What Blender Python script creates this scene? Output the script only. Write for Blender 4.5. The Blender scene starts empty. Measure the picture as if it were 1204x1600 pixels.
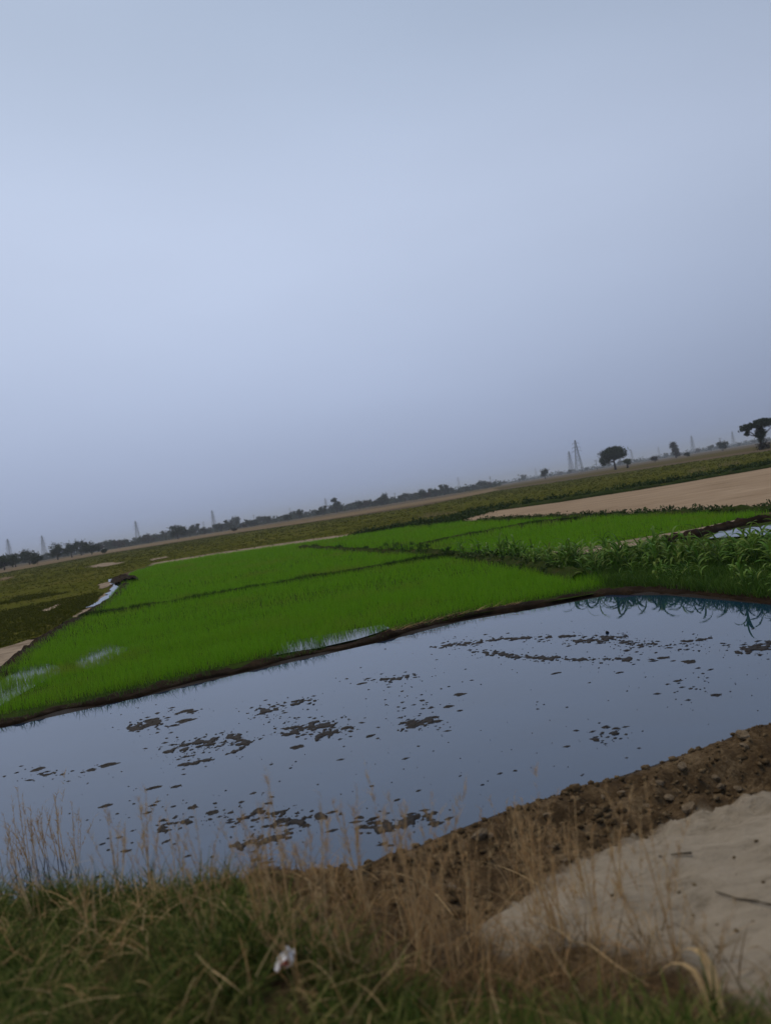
import bpy, bmesh, math, random
import numpy as np
from mathutils import Matrix, Vector, Euler

R = math.radians
random.seed(7)
rng = np.random.default_rng(11)
sc = bpy.context.scene
C = sc.collection

# ------------------------------------------------------------------ camera
EYE = 2.6                       # metres above the flooded field
FPX = 1180.0                    # focal length in photograph pixels (1204 x 1600)
cam_d = bpy.data.cameras.new('camera')
cam = bpy.data.objects.new('camera', cam_d)
C.objects.link(cam)
CAMROT = (Matrix.Rotation(R(90 - 0.74), 3, 'X') @ Matrix.Rotation(R(-9.2), 3, 'Z'))
cam.matrix_world = Matrix.Translation((0, 0, EYE)) @ CAMROT.to_4x4()
cam_d.sensor_fit = 'VERTICAL'
cam_d.sensor_height = 24.0
cam_d.lens = 24.0 * FPX / 1600.0
cam_d.clip_start = 0.05
cam_d.clip_end = 30000
cam_d.dof.use_dof = True
cam_d.dof.focus_distance = 14.0
cam_d.dof.aperture_fstop = (cam_d.lens / 1000) / 0.021
sc.camera = cam

# ------------------------------------------------------------------ sky and sun
SUN_AZ, SUN_EL = R(-35), R(62)          # azimuth from +Y towards +X
SUN = Vector((math.sin(SUN_AZ) * math.cos(SUN_EL), math.cos(SUN_AZ) * math.cos(SUN_EL), math.sin(SUN_EL)))
world = bpy.data.worlds.new('World')
sc.world = world
world.use_nodes = True
nt = world.node_tree
nt.nodes.clear()
def wn(t, **k):
    n = nt.nodes.new(t)
    for a, b in k.items(): setattr(n, a, b)
    return n
wout = wn('ShaderNodeOutputWorld'); wbg = wn('ShaderNodeBackground')
wbg.inputs['Strength'].default_value = 0.1
sky = wn('ShaderNodeTexSky', sky_type='NISHITA', sun_disc=False)
sky.sun_elevation = SUN_EL; sky.sun_rotation = SUN_AZ
sky.air_density = 1.5; sky.dust_density = 4.0; sky.ozone_density = 2.0
tc = wn('ShaderNodeTexCoord'); sep = wn('ShaderNodeSeparateXYZ')
nt.links.new(tc.outputs['Generated'], sep.inputs[0])
ramp = wn('ShaderNodeValToRGB')
ramp.color_ramp.interpolation = 'B_SPLINE'
STOPS = [(0.0, (2.9, 3.65, 5.6)), (0.06, (3.1, 3.85, 5.8)), (0.14, (3.75, 4.5, 6.45)), (0.25, (4.65, 5.45, 7.3)), (0.36, (5.05, 5.85, 7.65)),
         (0.46, (4.45, 5.3, 6.95)), (0.56, (3.75, 4.6, 6.1)), (1.0, (3.4, 4.3, 5.9))]
cr = ramp.color_ramp
while len(cr.elements) < len(STOPS): cr.elements.new(0.5)
for e, (p, c) in zip(cr.elements, STOPS):
    e.position = p; e.color = (*[q / 10 for q in c], 1)
nt.links.new(sep.outputs['Z'], ramp.inputs[0])
# the thinner, brighter part of the overcast
dot = wn('ShaderNodeVectorMath', operation='DOT_PRODUCT')
nrm = wn('ShaderNodeVectorMath', operation='NORMALIZE')
nt.links.new(tc.outputs['Generated'], nrm.inputs[0])
nt.links.new(nrm.outputs[0], dot.inputs[0]); dot.inputs[1].default_value = Vector((-.36, .88, .30)).normalized()
mr = wn('ShaderNodeMapRange', interpolation_type='SMOOTHSTEP')
mr.inputs['From Min'].default_value = 0.45; mr.inputs['From Max'].default_value = 1.05
mr.inputs['To Min'].default_value = 0.80; mr.inputs['To Max'].default_value = 1.10
nt.links.new(dot.outputs['Value'], mr.inputs['Value'])
no = wn('ShaderNodeTexNoise'); no.inputs['Scale'].default_value = 1.6; no.inputs['Detail'].default_value = 3
mp = wn('ShaderNodeMapping'); mp.inputs['Scale'].default_value = (1, 1, 3.0)
nt.links.new(nrm.outputs[0], mp.inputs[0]); nt.links.new(mp.outputs[0], no.inputs['Vector'])
mr2 = wn('ShaderNodeMapRange'); mr2.inputs['To Min'].default_value = 0.90; mr2.inputs['To Max'].default_value = 1.09
nt.links.new(no.outputs['Fac'], mr2.inputs['Value'])
mul0 = wn('ShaderNodeMath', operation='MULTIPLY'); mul0.inputs[1].default_value = 10.0
nt.links.new(mr.outputs[0], mul0.inputs[0])
mul = wn('ShaderNodeMath', operation='MULTIPLY')
nt.links.new(mul0.outputs[0], mul.inputs[0]); nt.links.new(mr2.outputs[0], mul.inputs[1])
vs = wn('ShaderNodeVectorMath', operation='SCALE')
nt.links.new(ramp.outputs[0], vs.inputs[0]); nt.links.new(mul.outputs[0], vs.inputs['Scale'])
mx = wn('ShaderNodeMix', data_type='RGBA'); mx.inputs[0].default_value = 0.9
nt.links.new(sky.outputs[0], mx.inputs[6]); nt.links.new(vs.outputs[0], mx.inputs[7])
nt.links.new(mx.outputs[2], wbg.inputs[0]); nt.links.new(wbg.outputs[0], wout.inputs[0])

sl = bpy.data.lights.new('sun', 'SUN'); sl.energy = 1.5; sl.angle = R(30); sl.color = (1.0, 0.83, 0.58)
so = bpy.data.objects.new('sun', sl); C.objects.link(so)
so.rotation_euler = (-SUN).to_track_quat('-Z', 'Y').to_euler()
so.location = (0, 0, 60)

sc.view_settings.view_transform = 'Standard'
sc.view_settings.look = 'None'
sc.view_settings.exposure = 0.0
sc.view_settings.gamma = 1.0
sc.view_settings.use_curve_mapping = False
sc.render.engine = 'CYCLES'
sc.cycles.max_bounces = 5
sc.cycles.diffuse_bounces = 3
sc.cycles.glossy_bounces = 3
sc.cycles.transmission_bounces = 3
sc.cycles.transparent_max_bounces = 4
sc.cycles.volume_bounces = 0
sc.cycles.use_denoising = True
sc.cycles.caustics_reflective = False
sc.cycles.caustics_refractive = False

# ------------------------------------------------------------------ helpers: surveying
MN = np.array(CAMROT)
def g(px, py, z=0.0):
    """world x, y of the ground point at height z seen at a photograph position"""
    d = MN @ np.array([(px - 602) / FPX, -(py - 800) / FPX, -1.0])
    t = (z - EYE) / d[2]
    return (d[0] * t, d[1] * t)
def gs(pts, z=0.0): return [g(p[0], p[1], z) for p in pts]
def far(px, dist):
    """a point on the plain at the given distance in the direction of a photograph column"""
    d = MN @ np.array([(px - 602) / FPX, -((882.5 - 0.162 * px) - 800) / FPX, -1.0])
    n = math.hypot(d[0], d[1])
    return (d[0] / n * dist, d[1] / n * dist)

def hash2(ix, iy, s):
    h = (ix.astype(np.int64) * 374761393 + iy.astype(np.int64) * 668265263 + s * 974634777) & 0xffffffff
    h = ((h ^ (h >> 13)) * 1274126177) & 0xffffffff
    return ((h ^ (h >> 16)) & 0xffff) / 65535.0
def vnoise(x, y, s=0):
    x = np.asarray(x, float); y = np.asarray(y, float)
    ix = np.floor(x); iy = np.floor(y); fx = x - ix; fy = y - iy
    fx = fx * fx * (3 - 2 * fx); fy = fy * fy * (3 - 2 * fy)
    a = hash2(ix, iy, s); b = hash2(ix + 1, iy, s); c = hash2(ix, iy + 1, s); d = hash2(ix + 1, iy + 1, s)
    return (a * (1 - fx) + b * fx) * (1 - fy) + (c * (1 - fx) + d * fx) * fy - 0.5
def fbm(x, y, s=0, o=4):
    v = 0; a = 1; f = 1
    for k in range(o):
        v = v + a * vnoise(x * f + 17.3 * k, y * f - 9.1 * k, s + k); a *= 0.5; f *= 2.03
    return v
def sdf(P, poly):
    """signed distance to a polygon, positive inside"""
    P = np.asarray(P, float); poly = np.asarray(poly, float)
    d = np.full(len(P), 1e18); ins = np.zeros(len(P), bool)
    for i in range(len(poly)):
        a = poly[i]; b = poly[(i + 1) % len(poly)]; e = b - a
        w = P - a
        t = np.clip((w @ e) / max(e @ e, 1e-12), 0, 1)
        q = w - t[:, None] * e
        d = np.minimum(d, (q * q).sum(1))
        c = ((a[1] > P[:, 1]) != (b[1] > P[:, 1]))
        den = (b[1] - a[1]) if abs(b[1] - a[1]) > 1e-12 else 1e-12
        ins ^= c & (P[:, 0] < (b[0] - a[0]) * (P[:, 1] - a[1]) / den + a[0])
    d = np.sqrt(d)
    return np.where(ins, d, -d)
def pdist(P, line):
    P = np.asarray(P, float); line = np.asarray(line, float)
    d = np.full(len(P), 1e18)
    for a, b in zip(line[:-1], line[1:]):
        e = b - a; w = P - a
        t = np.clip((w @ e) / max(e @ e, 1e-12), 0, 1)
        q = w - t[:, None] * e
        d = np.minimum(d, (q * q).sum(1))
    return np.sqrt(d)
def scatter(poly, n, dens=None, y0=-1e9, y1=1e9, wedge=None):
    poly = np.asarray(poly, float)
    lo = poly.min(0); hi = poly.max(0)
    lo[1] = max(lo[1], y0); hi[1] = min(hi[1], y1)
    if wedge: lo[0] = max(lo[0], -hi[1] * wedge - 4); hi[0] = min(hi[0], hi[1] * wedge + 4)
    out = []; tot = 0
    for _ in range(60):
        p = rng.uniform(lo, hi, (max(n, 400), 2))
        if wedge: p = p[np.abs(p[:, 0]) < p[:, 1] * wedge + 4]
        p = p[sdf(p, poly) > 0]
        if dens is not None: p = p[rng.random(len(p)) < dens(p)]
        out.append(p); tot += len(p)
        if tot >= n: break
    return np.concatenate(out)[:n]

# ------------------------------------------------------------------ helpers: meshes
def link(o, parent=None):
    C.objects.link(o)
    if parent is not None: o.parent = parent
    return o
def tag(o, label=None, cat=None, group=None, kind=None):
    if label: o['label'] = label
    if cat: o['category'] = cat
    if group: o['group'] = group
    if kind: o['kind'] = kind
    return o
def empty(name, loc=(0, 0, 0), rz=0.0, s=1.0):
    o = bpy.data.objects.new(name, None)
    o.location = loc; o.rotation_euler = (0, 0, rz); o.scale = (s, s, s)
    o.empty_display_size = 0.2
    return link(o)
def fast_mesh(name, V, F, mat=None, smooth=False, **attrs):
    V = np.asarray(V, np.float32); F = np.asarray(F, np.int32)
    me = bpy.data.meshes.new(name)
    me.vertices.add(len(V)); me.vertices.foreach_set('co', V.ravel())
    k = F.shape[1]
    me.loops.add(F.size); me.loops.foreach_set('vertex_index', F.ravel())
    me.polygons.add(len(F))
    me.polygons.foreach_set('loop_start', np.arange(0, F.size, k, dtype=np.int32))
    me.polygons.foreach_set('loop_total', np.full(len(F), k, np.int32))
    if smooth: me.polygons.foreach_set('use_smooth', np.ones(len(F), bool))
    for a, v in attrs.items():
        at = me.attributes.new(a, 'FLOAT', 'POINT'); at.data.foreach_set('value', np.asarray(v, np.float32))
    me.update(calc_edges=True)
    if mat: me.materials.append(mat)
    return me
def mobj(name, me, parent=None, loc=None, rot=None, s=None):
    o = bpy.data.objects.new(name, me)
    if loc is not None: o.location = loc
    if rot is not None: o.rotation_euler = rot
    if s is not None: o.scale = (s, s, s) if not hasattr(s, '__len__') else s
    return link(o, parent)
def copy_tree(o, parent=None):
    c = o.copy(); C.objects.link(c); c.parent = parent
    for ch in o.children: copy_tree(ch, c)
    return c

def blades(base, L, W, lean, az, bend, nseg=3, twist=None):
    """curved tapering blades. base (N,3); L, W, lean (rad from vertical), az, bend (extra lean at the tip)"""
    n = len(base)
    base = np.asarray(base, float)
    L = np.broadcast_to(L, n); W = np.broadcast_to(W, n); lean = np.broadcast_to(lean, n); bend = np.broadcast_to(bend, n)
    dx, dy = np.cos(az), np.sin(az)
    tw = az + math.pi / 2 + (twist if twist is not None else rng.uniform(-1.2, 1.2, n))
    sx, sy = np.cos(tw), np.sin(tw)
    p = base.copy(); rows = []
    for k in range(nseg + 1):
        t = k / nseg
        w = W * (1 - t) ** 0.7 * 0.5 + W * 0.04
        rows.append(np.stack([p[:, 0] - sx * w, p[:, 1] - sy * w, p[:, 2]], 1))
        rows.append(np.stack([p[:, 0] + sx * w, p[:, 1] + sy * w, p[:, 2]], 1))
        a = lean + bend * (t + 0.5 / nseg)
        st = L / nseg
        p = p + np.stack([np.sin(a) * dx * st, np.sin(a) * dy * st, np.cos(a) * st], 1)
    V = np.stack(rows, 1).reshape(-1, 3)
    m = 2 * (nseg + 1)
    i0 = (np.arange(n) * m)[:, None]
    F = np.concatenate([i0 + np.array([[2 * k, 2 * k + 1, 2 * k + 3, 2 * k + 2]]) for k in range(nseg)], 1).reshape(-1, 4)
    var = np.repeat(rng.random(n), m)
    return V, F, var
def merge(parts):
    Vs, Fs, vs = [], [], []; o = 0
    for V, F, v in parts:
        Vs.append(V); Fs.append(F + o); vs.append(v); o += len(V)
    return np.concatenate(Vs), np.concatenate(Fs), np.concatenate(vs)
def clumps(cent, rad, n_leaf, leaf, flat=0.8, up=0.5):
    """leaf quads strewn through a half-ellipsoid over every centre"""
    cent = np.asarray(cent, float); n = len(cent)
    rad = np.broadcast_to(rad, n)
    c = np.repeat(cent, n_leaf, 0); r = np.repeat(rad, n_leaf)
    d = rng.normal(size=(len(c), 3)); d /= np.linalg.norm(d, axis=1)[:, None]
    d[:, 2] = np.abs(d[:, 2]) * flat * 1.2
    rr = r * rng.random(len(c)) ** 0.45
    p = c + d * rr[:, None]
    return leaf_quads(p, leaf * rng.uniform(0.6, 1.3, len(p)) * (r / rad.mean()) ** 0.5, np.repeat(rng.random(n), n_leaf))
def leaf_quads(p, size, var):
    n = len(p)
    a = rng.normal(size=(n, 3)); a /= np.linalg.norm(a, axis=1)[:, None]
    b = np.cross(a, rng.normal(size=(n, 3))); b /= np.linalg.norm(b, axis=1)[:, None]
    s = np.broadcast_to(size, n)[:, None]
    a = a * s; b = b * s * 0.42
    V = np.stack([p - a, p - b * 1.0 + a * 0.1, p + a, p + b + a * 0.1], 1).reshape(-1, 3)
    F = np.arange(n * 4).reshape(-1, 4)
    return V, F, np.clip(np.repeat(var + rng.uniform(-.25, .25, n), 4), 0, 1)
def sheet(name, poly, z, mat, jit=0.0, step=0.5):
    """flat field sheet with an uneven edge"""
    pts = []
    for i in range(len(poly)):
        a = np.array(poly[i]); b = np.array(poly[(i + 1) % len(poly)])
        L = np.linalg.norm(b - a); n = max(1, min(80, int(L / step)))
        nrm_ = np.array([-(b - a)[1], (b - a)[0]]) / max(L, 1e-9)
        for k in range(n):
            q = a + (b - a) * k / n
            if k: q = q + nrm_ * jit * 2 * float(fbm(np.array([q[0] / step * 0.37]), np.array([q[1] / step * 0.37]), 5, 3)[0])
            pts.append(q)
    bm = bmesh.new()
    f = bm.faces.new([bm.verts.new((p[0], p[1], z)) for p in pts])
    if f.normal.z < 0 or f.calc_area() == 0: pass
    bmesh.ops.triangulate(bm, faces=bm.faces[:])
    bm.normal_update()
    for f in bm.faces:
        if f.normal.z < 0: f.normal_flip()
    me = bpy.data.meshes.new(name); bm.to_mesh(me); bm.free()
    me.materials.append(mat)
    return mobj(name, me)
def resample(line, step):
    line = np.asarray(line, float)
    # Catmull-Rom smoothing first
    P = np.vstack([2 * line[0] - line[1], line, 2 * line[-1] - line[-2]])
    out = []
    for i in range(1, len(P) - 2):
        n = max(2, int(np.linalg.norm(P[i + 1] - P[i]) / step))
        t = np.linspace(0, 1, n, endpoint=False)[:, None]
        p0, p1, p2, p3 = P[i - 1], P[i], P[i + 1], P[i + 2]
        out.append(0.5 * (2 * p1 + (p2 - p0) * t + (2 * p0 - 5 * p1 + 4 * p2 - p3) * t ** 2 + (3 * p1 - p0 - 3 * p2 + p3) * t ** 3))
    out.append(line[-1:])
    return np.concatenate(out)
def bund_mesh(name, line, width, height, z0, mat, step=0.08, rough=0.3, nc=11, wob=0.25, seed=0, freq=6.0):
    """low ridge of earth along a line, lumpy"""
    p = resample(line, step)
    t = np.gradient(p, axis=0); t /= np.linalg.norm(t, axis=1)[:, None]
    nr = np.stack([-t[:, 1], t[:, 0]], 1)
    s = np.cumsum(np.r_[0, np.linalg.norm(np.diff(p, axis=0), axis=1)])
    u = np.linspace(-1, 1, nc)
    wl = width * (1 + wob * fbm(s * 1.1, s * 0 + 3.0 + seed, 1 + seed, 4))
    cen = p + nr * (width * wob * 0.8 * fbm(s * 0.6, s * 0 + 8.0, 3 + seed, 4))[:, None]
    X = cen[:, None, :] + nr[:, None, :] * (u[None, :, None] * wl[:, None, None])
    prof = np.cos(u * math.pi / 2) ** 0.8
    hz = height * (1 + 0.5 * fbm(s * 0.9, s * 0, 9 + seed, 3))
    Z = z0 + hz[:, None] * prof[None, :] + rough * height * fbm(X[..., 0] * freq, X[..., 1] * freq, 4 + seed, 4) * (0.35 + prof[None, :])
    Z[:, 0] = z0 - 0.12; Z[:, -1] = z0 - 0.12
    V = np.concatenate([X, Z[..., None]], 2).reshape(-1, 3)
    n = len(p)
    i, j = np.meshgrid(np.arange(n - 1), np.arange(nc - 1), indexing='ij')
    a = (i * nc + j).ravel()
    F = np.stack([a, a + nc, a + nc + 1, a + 1], 1)[:, ::-1]
    return fast_mesh(name, V, F, mat, True), p
def rock_mesh(name, mat, seed, flat=0.7, sub=2, rough=0.35):
    bm = bmesh.new()
    bmesh.ops.create_icosphere(bm, subdivisions=sub, radius=1.0)
    rr = random.Random(seed)
    ax = [Vector((rr.gauss(0, 1), rr.gauss(0, 1), rr.gauss(0, 1))).normalized() for _ in range(9)]
    am = [rr.uniform(0.55, 0.95) for _ in range(9)]
    for v in bm.verts:
        c = v.co.copy(); k = 1.0
        for a, m in zip(ax, am):
            dd = c.dot(a)
            if dd > m: k = min(k, 1 - (dd - m) * 1.0)
        k *= 1 + rough * 0.35 * (rr.random() - 0.5)
        v.co = Vector((c.x * k * 1.15, c.y * k * 0.85, c.z * k * flat))
    me = bpy.data.meshes.new(name); bm.to_mesh(me); bm.free()
    me.materials.append(mat)
    return me
def tube(bm, pts, rads, sides=6):
    rings = []
    for i, p in enumerate(pts):
        p = Vector(p)
        d = (Vector(pts[min(i + 1, len(pts) - 1)]) - Vector(pts[max(i - 1, 0)])).normalized()
        a = d.orthogonal().normalized(); b = d.cross(a)
        rings.append([bm.verts.new(p + (a * math.cos(2 * math.pi * k / sides) + b * math.sin(2 * math.pi * k / sides)) * rads[i]) for k in range(sides)])
    for r0, r1 in zip(rings[:-1], rings[1:]):
        for k in range(sides):
            bm.faces.new((r0[k], r0[(k + 1) % sides], r1[(k + 1) % sides], r1[k]))
    bm.faces.new(rings[-1])
    bm.faces.new(rings[0][::-1])
def bm_mesh(name, bm, mat, smooth=False):
    bmesh.ops.recalc_face_normals(bm, faces=bm.faces[:])
    me = bpy.data.meshes.new(name); bm.to_mesh(me); bm.free()
    if smooth: me.polygons.foreach_set('use_smooth', [True] * len(me.polygons))
    me.materials.append(mat)
    return me

# ------------------------------------------------------------------ materials
class N:
    def __init__(s, name):
        s.m = bpy.data.materials.new(name); s.m.use_nodes = True
        s.t = s.m.node_tree; s.t.nodes.clear()
        s.out = s.n('ShaderNodeOutputMaterial')
        s.b = s.n('ShaderNodeBsdfPrincipled')
        s.l(s.b.outputs[0], s.out.inputs[0])
    def n(s, t, **k):
        x = s.t.nodes.new(t)
        for a, b in k.items(): setattr(x, a, b)
        return x
    def l(s, a, b): s.t.links.new(a, b)
    def pos(s, scale=(1, 1, 1), obj=False):
        if obj: o = s.n('ShaderNodeTexCoord').outputs['Object']
        else: o = s.n('ShaderNodeNewGeometry').outputs['Position']
        m = s.n('ShaderNodeMapping'); m.inputs['Scale'].default_value = scale
        s.l(o, m.inputs[0]); return m.outputs[0]
    def noise(s, vec, scale, detail=5, rough=0.6, dist=0.0):
        x = s.n('ShaderNodeTexNoise'); x.inputs['Scale'].default_value = scale
        x.inputs['Detail'].default_value = detail; x.inputs['Roughness'].default_value = rough; x.inputs['Distortion'].default_value = dist
        s.l(vec, x.inputs['Vector']); return x.outputs['Fac']
    def ramp(s, fac, stops, interp='LINEAR'):
        x = s.n('ShaderNodeValToRGB'); x.color_ramp.interpolation = interp
        e = x.color_ramp.elements
        while len(e) < len(stops): e.new(0.5)
        for q, (p, c) in zip(e, stops):
            q.position = p; q.color = (*c, 1) if hasattr(c, '__len__') else (c, c, c, 1)
        s.l(fac, x.inputs[0]); return x.outputs[0]
    def mix(s, f, a, b, mode='MIX'):
        x = s.n('ShaderNodeMix', data_type='RGBA', blend_type=mode)
        if isinstance(f, float): x.inputs[0].default_value = f
        else: s.l(f, x.inputs[0])
        for q, v in ((6, a), (7, b)):
            if hasattr(v, '__len__'): x.inputs[q].default_value = (*v, 1)
            else: s.l(v, x.inputs[q])
        return x.outputs[2]
    def attr(s, name):
        x = s.n('ShaderNodeAttribute'); x.attribute_name = name; return x.outputs['Fac']
    def math(s, op, a, b, clamp=False):
        x = s.n('ShaderNodeMath', operation=op, use_clamp=clamp)
        for q, v in ((0, a), (1, b)):
            if isinstance(v, (int, float)): x.inputs[q].default_value = v
            else: s.l(v, x.inputs[q])
        return x.outputs[0]
    def step(s, v, lo, hi):
        x = s.n('ShaderNodeMapRange', interpolation_type='SMOOTHSTEP')
        x.inputs['From Min'].default_value = lo; x.inputs['From Max'].default_value = hi
        s.l(v, x.inputs['Value']); return x.outputs[0]
    def bump(s, h, strength, dist):
        x = s.n('ShaderNodeBump'); x.inputs['Strength'].default_value = strength; x.inputs['Distance'].default_value = dist
        s.l(h, x.inputs['Height']); s.l(x.outputs[0], s.b.inputs['Normal'])
    def done(s, col=None, rough=0.9, spec=0.3):
        if col is not None:
            if hasattr(col, '__len__'): s.b.inputs['Base Color'].default_value = (*col, 1)
            else: s.l(col, s.b.inputs['Base Color'])
        if isinstance(rough, float): s.b.inputs['Roughness'].default_value = rough
        else: s.l(rough, s.b.inputs['Roughness'])
        s.b.inputs['Specular IOR Level'].default_value = spec
        return s.m
    def translucent(s, col, f):
        t = s.n('ShaderNodeBsdfTranslucent'); mxs = s.n('ShaderNodeMixShader'); mxs.inputs[0].default_value = f
        s.l(col, t.inputs[0]); s.l(s.b.outputs[0], mxs.inputs[1]); s.l(t.outputs[0], mxs.inputs[2]); s.l(mxs.outputs[0], s.out.inputs[0])

def earth(name, cols, scale=3.0, stretch=(1, 1, 1), bump=(0.6, 0.03), rough=0.95, fine=14.0, obj=False, spec=0.0):
    m = N(name); p = m.pos(stretch, obj)
    a = m.noise(p, scale, 6, 0.65, 0.3); b = m.noise(p, scale * fine / 3, 4, 0.7)
    f = m.math('ADD', m.math('MULTIPLY', a, 0.65), m.math('MULTIPLY', b, 0.35))
    n = len(cols)
    c = m.ramp(f, [(0.33 + 0.34 * k / (n - 1), q) for k, q in enumerate(cols)])
    m.bump(f, *bump)
    return m.done(c, rough, spec)
def leafmat(name, cols, tr=0.25, rough=0.55, obj_random=False, patch=None, spec=0.05):
    m = N(name)
    if obj_random: v = m.n('ShaderNodeObjectInfo').outputs['Random']
    else: v = m.attr('var')
    c = m.ramp(v, [(k / (len(cols) - 1), q) for k, q in enumerate(cols)])
    if patch:
        sc_, col2, lo, hi = patch
        f = m.step(m.noise(m.pos((1, 1, 0.2)), sc_, 4, 0.6), lo, hi)
        c = m.mix(f, c, col2)
    m.done(c, rough, spec)
    m.translucent(c, tr)
    return m.m

MAT = {}
MAT['far_soil'] = None
# ground sheet: soil everywhere, paler track and moist rim by surveyed distance
gm = N('soil_ground'); gp = gm.pos()
n1 = gm.noise(gp, 2.3, 7, 0.65, 0.4); n2 = gm.noise(gp, 28, 5, 0.7); n3 = gm.noise(gp, 90, 3, 0.6)
mixn = gm.math('ADD', gm.math('MULTIPLY', n1, 0.45), gm.math('ADD', gm.math('MULTIPLY', n2, 0.35), gm.math('MULTIPLY', n3, 0.2)))
soil = gm.ramp(mixn, [(0.38, (0.028, 0.018, 0.010)), (0.50, (0.075, 0.050, 0.027)), (0.62, (0.165, 0.118, 0.068))])
trk0 = gm.math('ADD', gm.math('MULTIPLY', gm.noise(gm.pos((1.0, 2.2, 1)), 3.2, 8, 0.72, 1.2), 0.6), gm.math('MULTIPLY', mixn, 0.4))
trk = gm.ramp(trk0, [(0.34, (0.10, 0.082, 0.058)), (0.46, (0.235, 0.20, 0.152)), (0.62, (0.31, 0.268, 0.21))])
edge = gm.math('ADD', gm.attr('track'), gm.math('MULTIPLY', gm.math('SUBTRACT', gm.noise(gp, 6, 7, 0.7), 0.5), 0.50))
col = gm.mix(gm.step(edge, -0.10, 0.12), soil, trk)
wetf = gm.step(gm.math('ADD', gm.attr('shore'), gm.math('MULTIPLY', n1, 0.16)), 0.05, 0.24)
col = gm.mix(wetf, (0.022, 0.017, 0.014), col)
fp = gm.pos((0.004, 0.03, 1))
farsoil = gm.ramp(gm.noise(fp, 1.0, 6, 0.6, 0.5), [(0.36, (0.045, 0.042, 0.016)), (0.47, (0.075, 0.056, 0.030)), (0.56, (0.11, 0.078, 0.044)), (0.66, (0.065, 0.055, 0.024))])
col = gm.mix(gm.step(gm.attr('away'), 20, 60), col, farsoil)
gm.bump(mixn, 0.9, 0.05)
MAT['ground'] = gm.done(col, gm.math('ADD', gm.math('MULTIPLY', wetf, 0.45), 0.5), 0.04)

MAT['bund'] = earth('wet_bund_earth', [(0.007, 0.0042, 0.0024), (0.016, 0.0095, 0.005), (0.038, 0.023, 0.012)], 3.0, fine=30, bump=(0.9, 0.04), rough=0.85, spec=0.06)
MAT['dry_bund'] = earth('pale_dry_earth', [(0.13, 0.10, 0.07), (0.25, 0.20, 0.15), (0.36, 0.29, 0.22)], 0.8, bump=(0.6, 0.05))
MAT['weedy_bund'] = earth('weedy_bund_earth', [(0.02, 0.03, 0.008), (0.03, 0.045, 0.012), (0.06, 0.05, 0.025)], 2.0, bump=(0.8, 0.05))
MAT['sand'] = earth('sand_field', [(0.165, 0.122, 0.078), (0.26, 0.192, 0.132), (0.295, 0.222, 0.155), (0.38, 0.292, 0.21)], 0.35, (0.35, 1.0, 1), bump=(0.8, 0.12), fine=20)
MAT['straw_land'] = earth('straw_land', [(0.10, 0.075, 0.038), (0.17, 0.128, 0.08), (0.23, 0.178, 0.115)], 0.02, (0.4, 1.2, 1), bump=(0.2, 0.1))
MAT['olive'] = earth('olive_field', [(0.055, 0.062, 0.010), (0.075, 0.080, 0.015), (0.12, 0.10, 0.032)], 0.09, (1, 1, 1), bump=(0.7, 0.2), fine=30)
MAT['paddy'] = earth('paddy_mud', [(0.020, 0.030, 0.008), (0.030, 0.050, 0.010), (0.045, 0.045, 0.02)], 1.2, bump=(0.5, 0.04), rough=0.6)
MAT['mud'] = earth('wet_mud', [(0.004, 0.0035, 0.0035), (0.010, 0.0075, 0.0065), (0.022, 0.016, 0.013)], 9.0, bump=(0.8, 0.02), rough=0.7, spec=0.2)
MAT['stone'] = earth('pale_stone', [(0.10, 0.072, 0.045), (0.20, 0.152, 0.10), (0.32, 0.255, 0.18)], 1.3, bump=(0.6, 0.2), obj=True)
MAT['clod'] = earth('soil_clod', [(0.035, 0.023, 0.012), (0.09, 0.061, 0.033), (0.22, 0.165, 0.10)], 5.0, bump=(0.7, 0.02), fine=24)

def water(name, body, ripple, rough=0.015, ior=1.4):
    m = N(name); p = m.pos((1.0, 1.6, 1))
    a = m.noise(p, 5.0, 3, 0.55, 0.4); b = m.noise(p, 0.7, 2, 0.5)
    h = m.math('ADD', m.math('MULTIPLY', a, 0.35), b)
    m.bump(h, ripple, 0.02)
    cl = m.ramp(m.noise(p, 0.6, 4, 0.6, 0.6), [(0.35, body), (0.65, tuple(q * 1.25 for q in body))])
    m.b.inputs['IOR'].default_value = ior
    return m.done(cl, rough, 0.5)
MAT['water'] = water('flooded_field_water', (0.004, 0.020, 0.050), 0.06, ior=1.75)
MAT['paddy_water'] = water('paddy_water', (0.03, 0.04, 0.035), 0.05, 0.03)

MAT['rice'] = leafmat('rice_blade', [(0.118, 0.290, 0.010), (0.155, 0.350, 0.014), (0.215, 0.395, 0.022)], 0.38, 0.6, patch=(0.22, (0.21, 0.29, 0.03), 0.50, 0.72), spec=0.08)
MAT['maize'] = leafmat('maize_leaf', [(0.060, 0.140, 0.020), (0.095, 0.195, 0.028), (0.125, 0.22, 0.036), (0.17, 0.23, 0.05)], 0.25, 0.45, obj_random=True)
MAT['stalk'] = leafmat('maize_stalk', [(0.07, 0.12, 0.03), (0.10, 0.14, 0.05)], 0.0, 0.5, obj_random=True)
MAT['grass'] = leafmat('verge_grass', [(0.020, 0.036, 0.007), (0.046, 0.076, 0.013), (0.085, 0.115, 0.022), (0.20, 0.185, 0.065)], 0.2, 0.7, patch=(1.2, (0.10, 0.07, 0.03), 0.55, 0.68))
MAT['lush'] = leafmat('bank_grass', [(0.035, 0.080, 0.012), (0.06, 0.13, 0.016), (0.10, 0.16, 0.03)], 0.25, 0.55)
MAT['weed'] = leafmat('dark_weed', [(0.018, 0.036, 0.010), (0.03, 0.055, 0.013), (0.05, 0.075, 0.02)], 0.2, 0.6)
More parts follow.
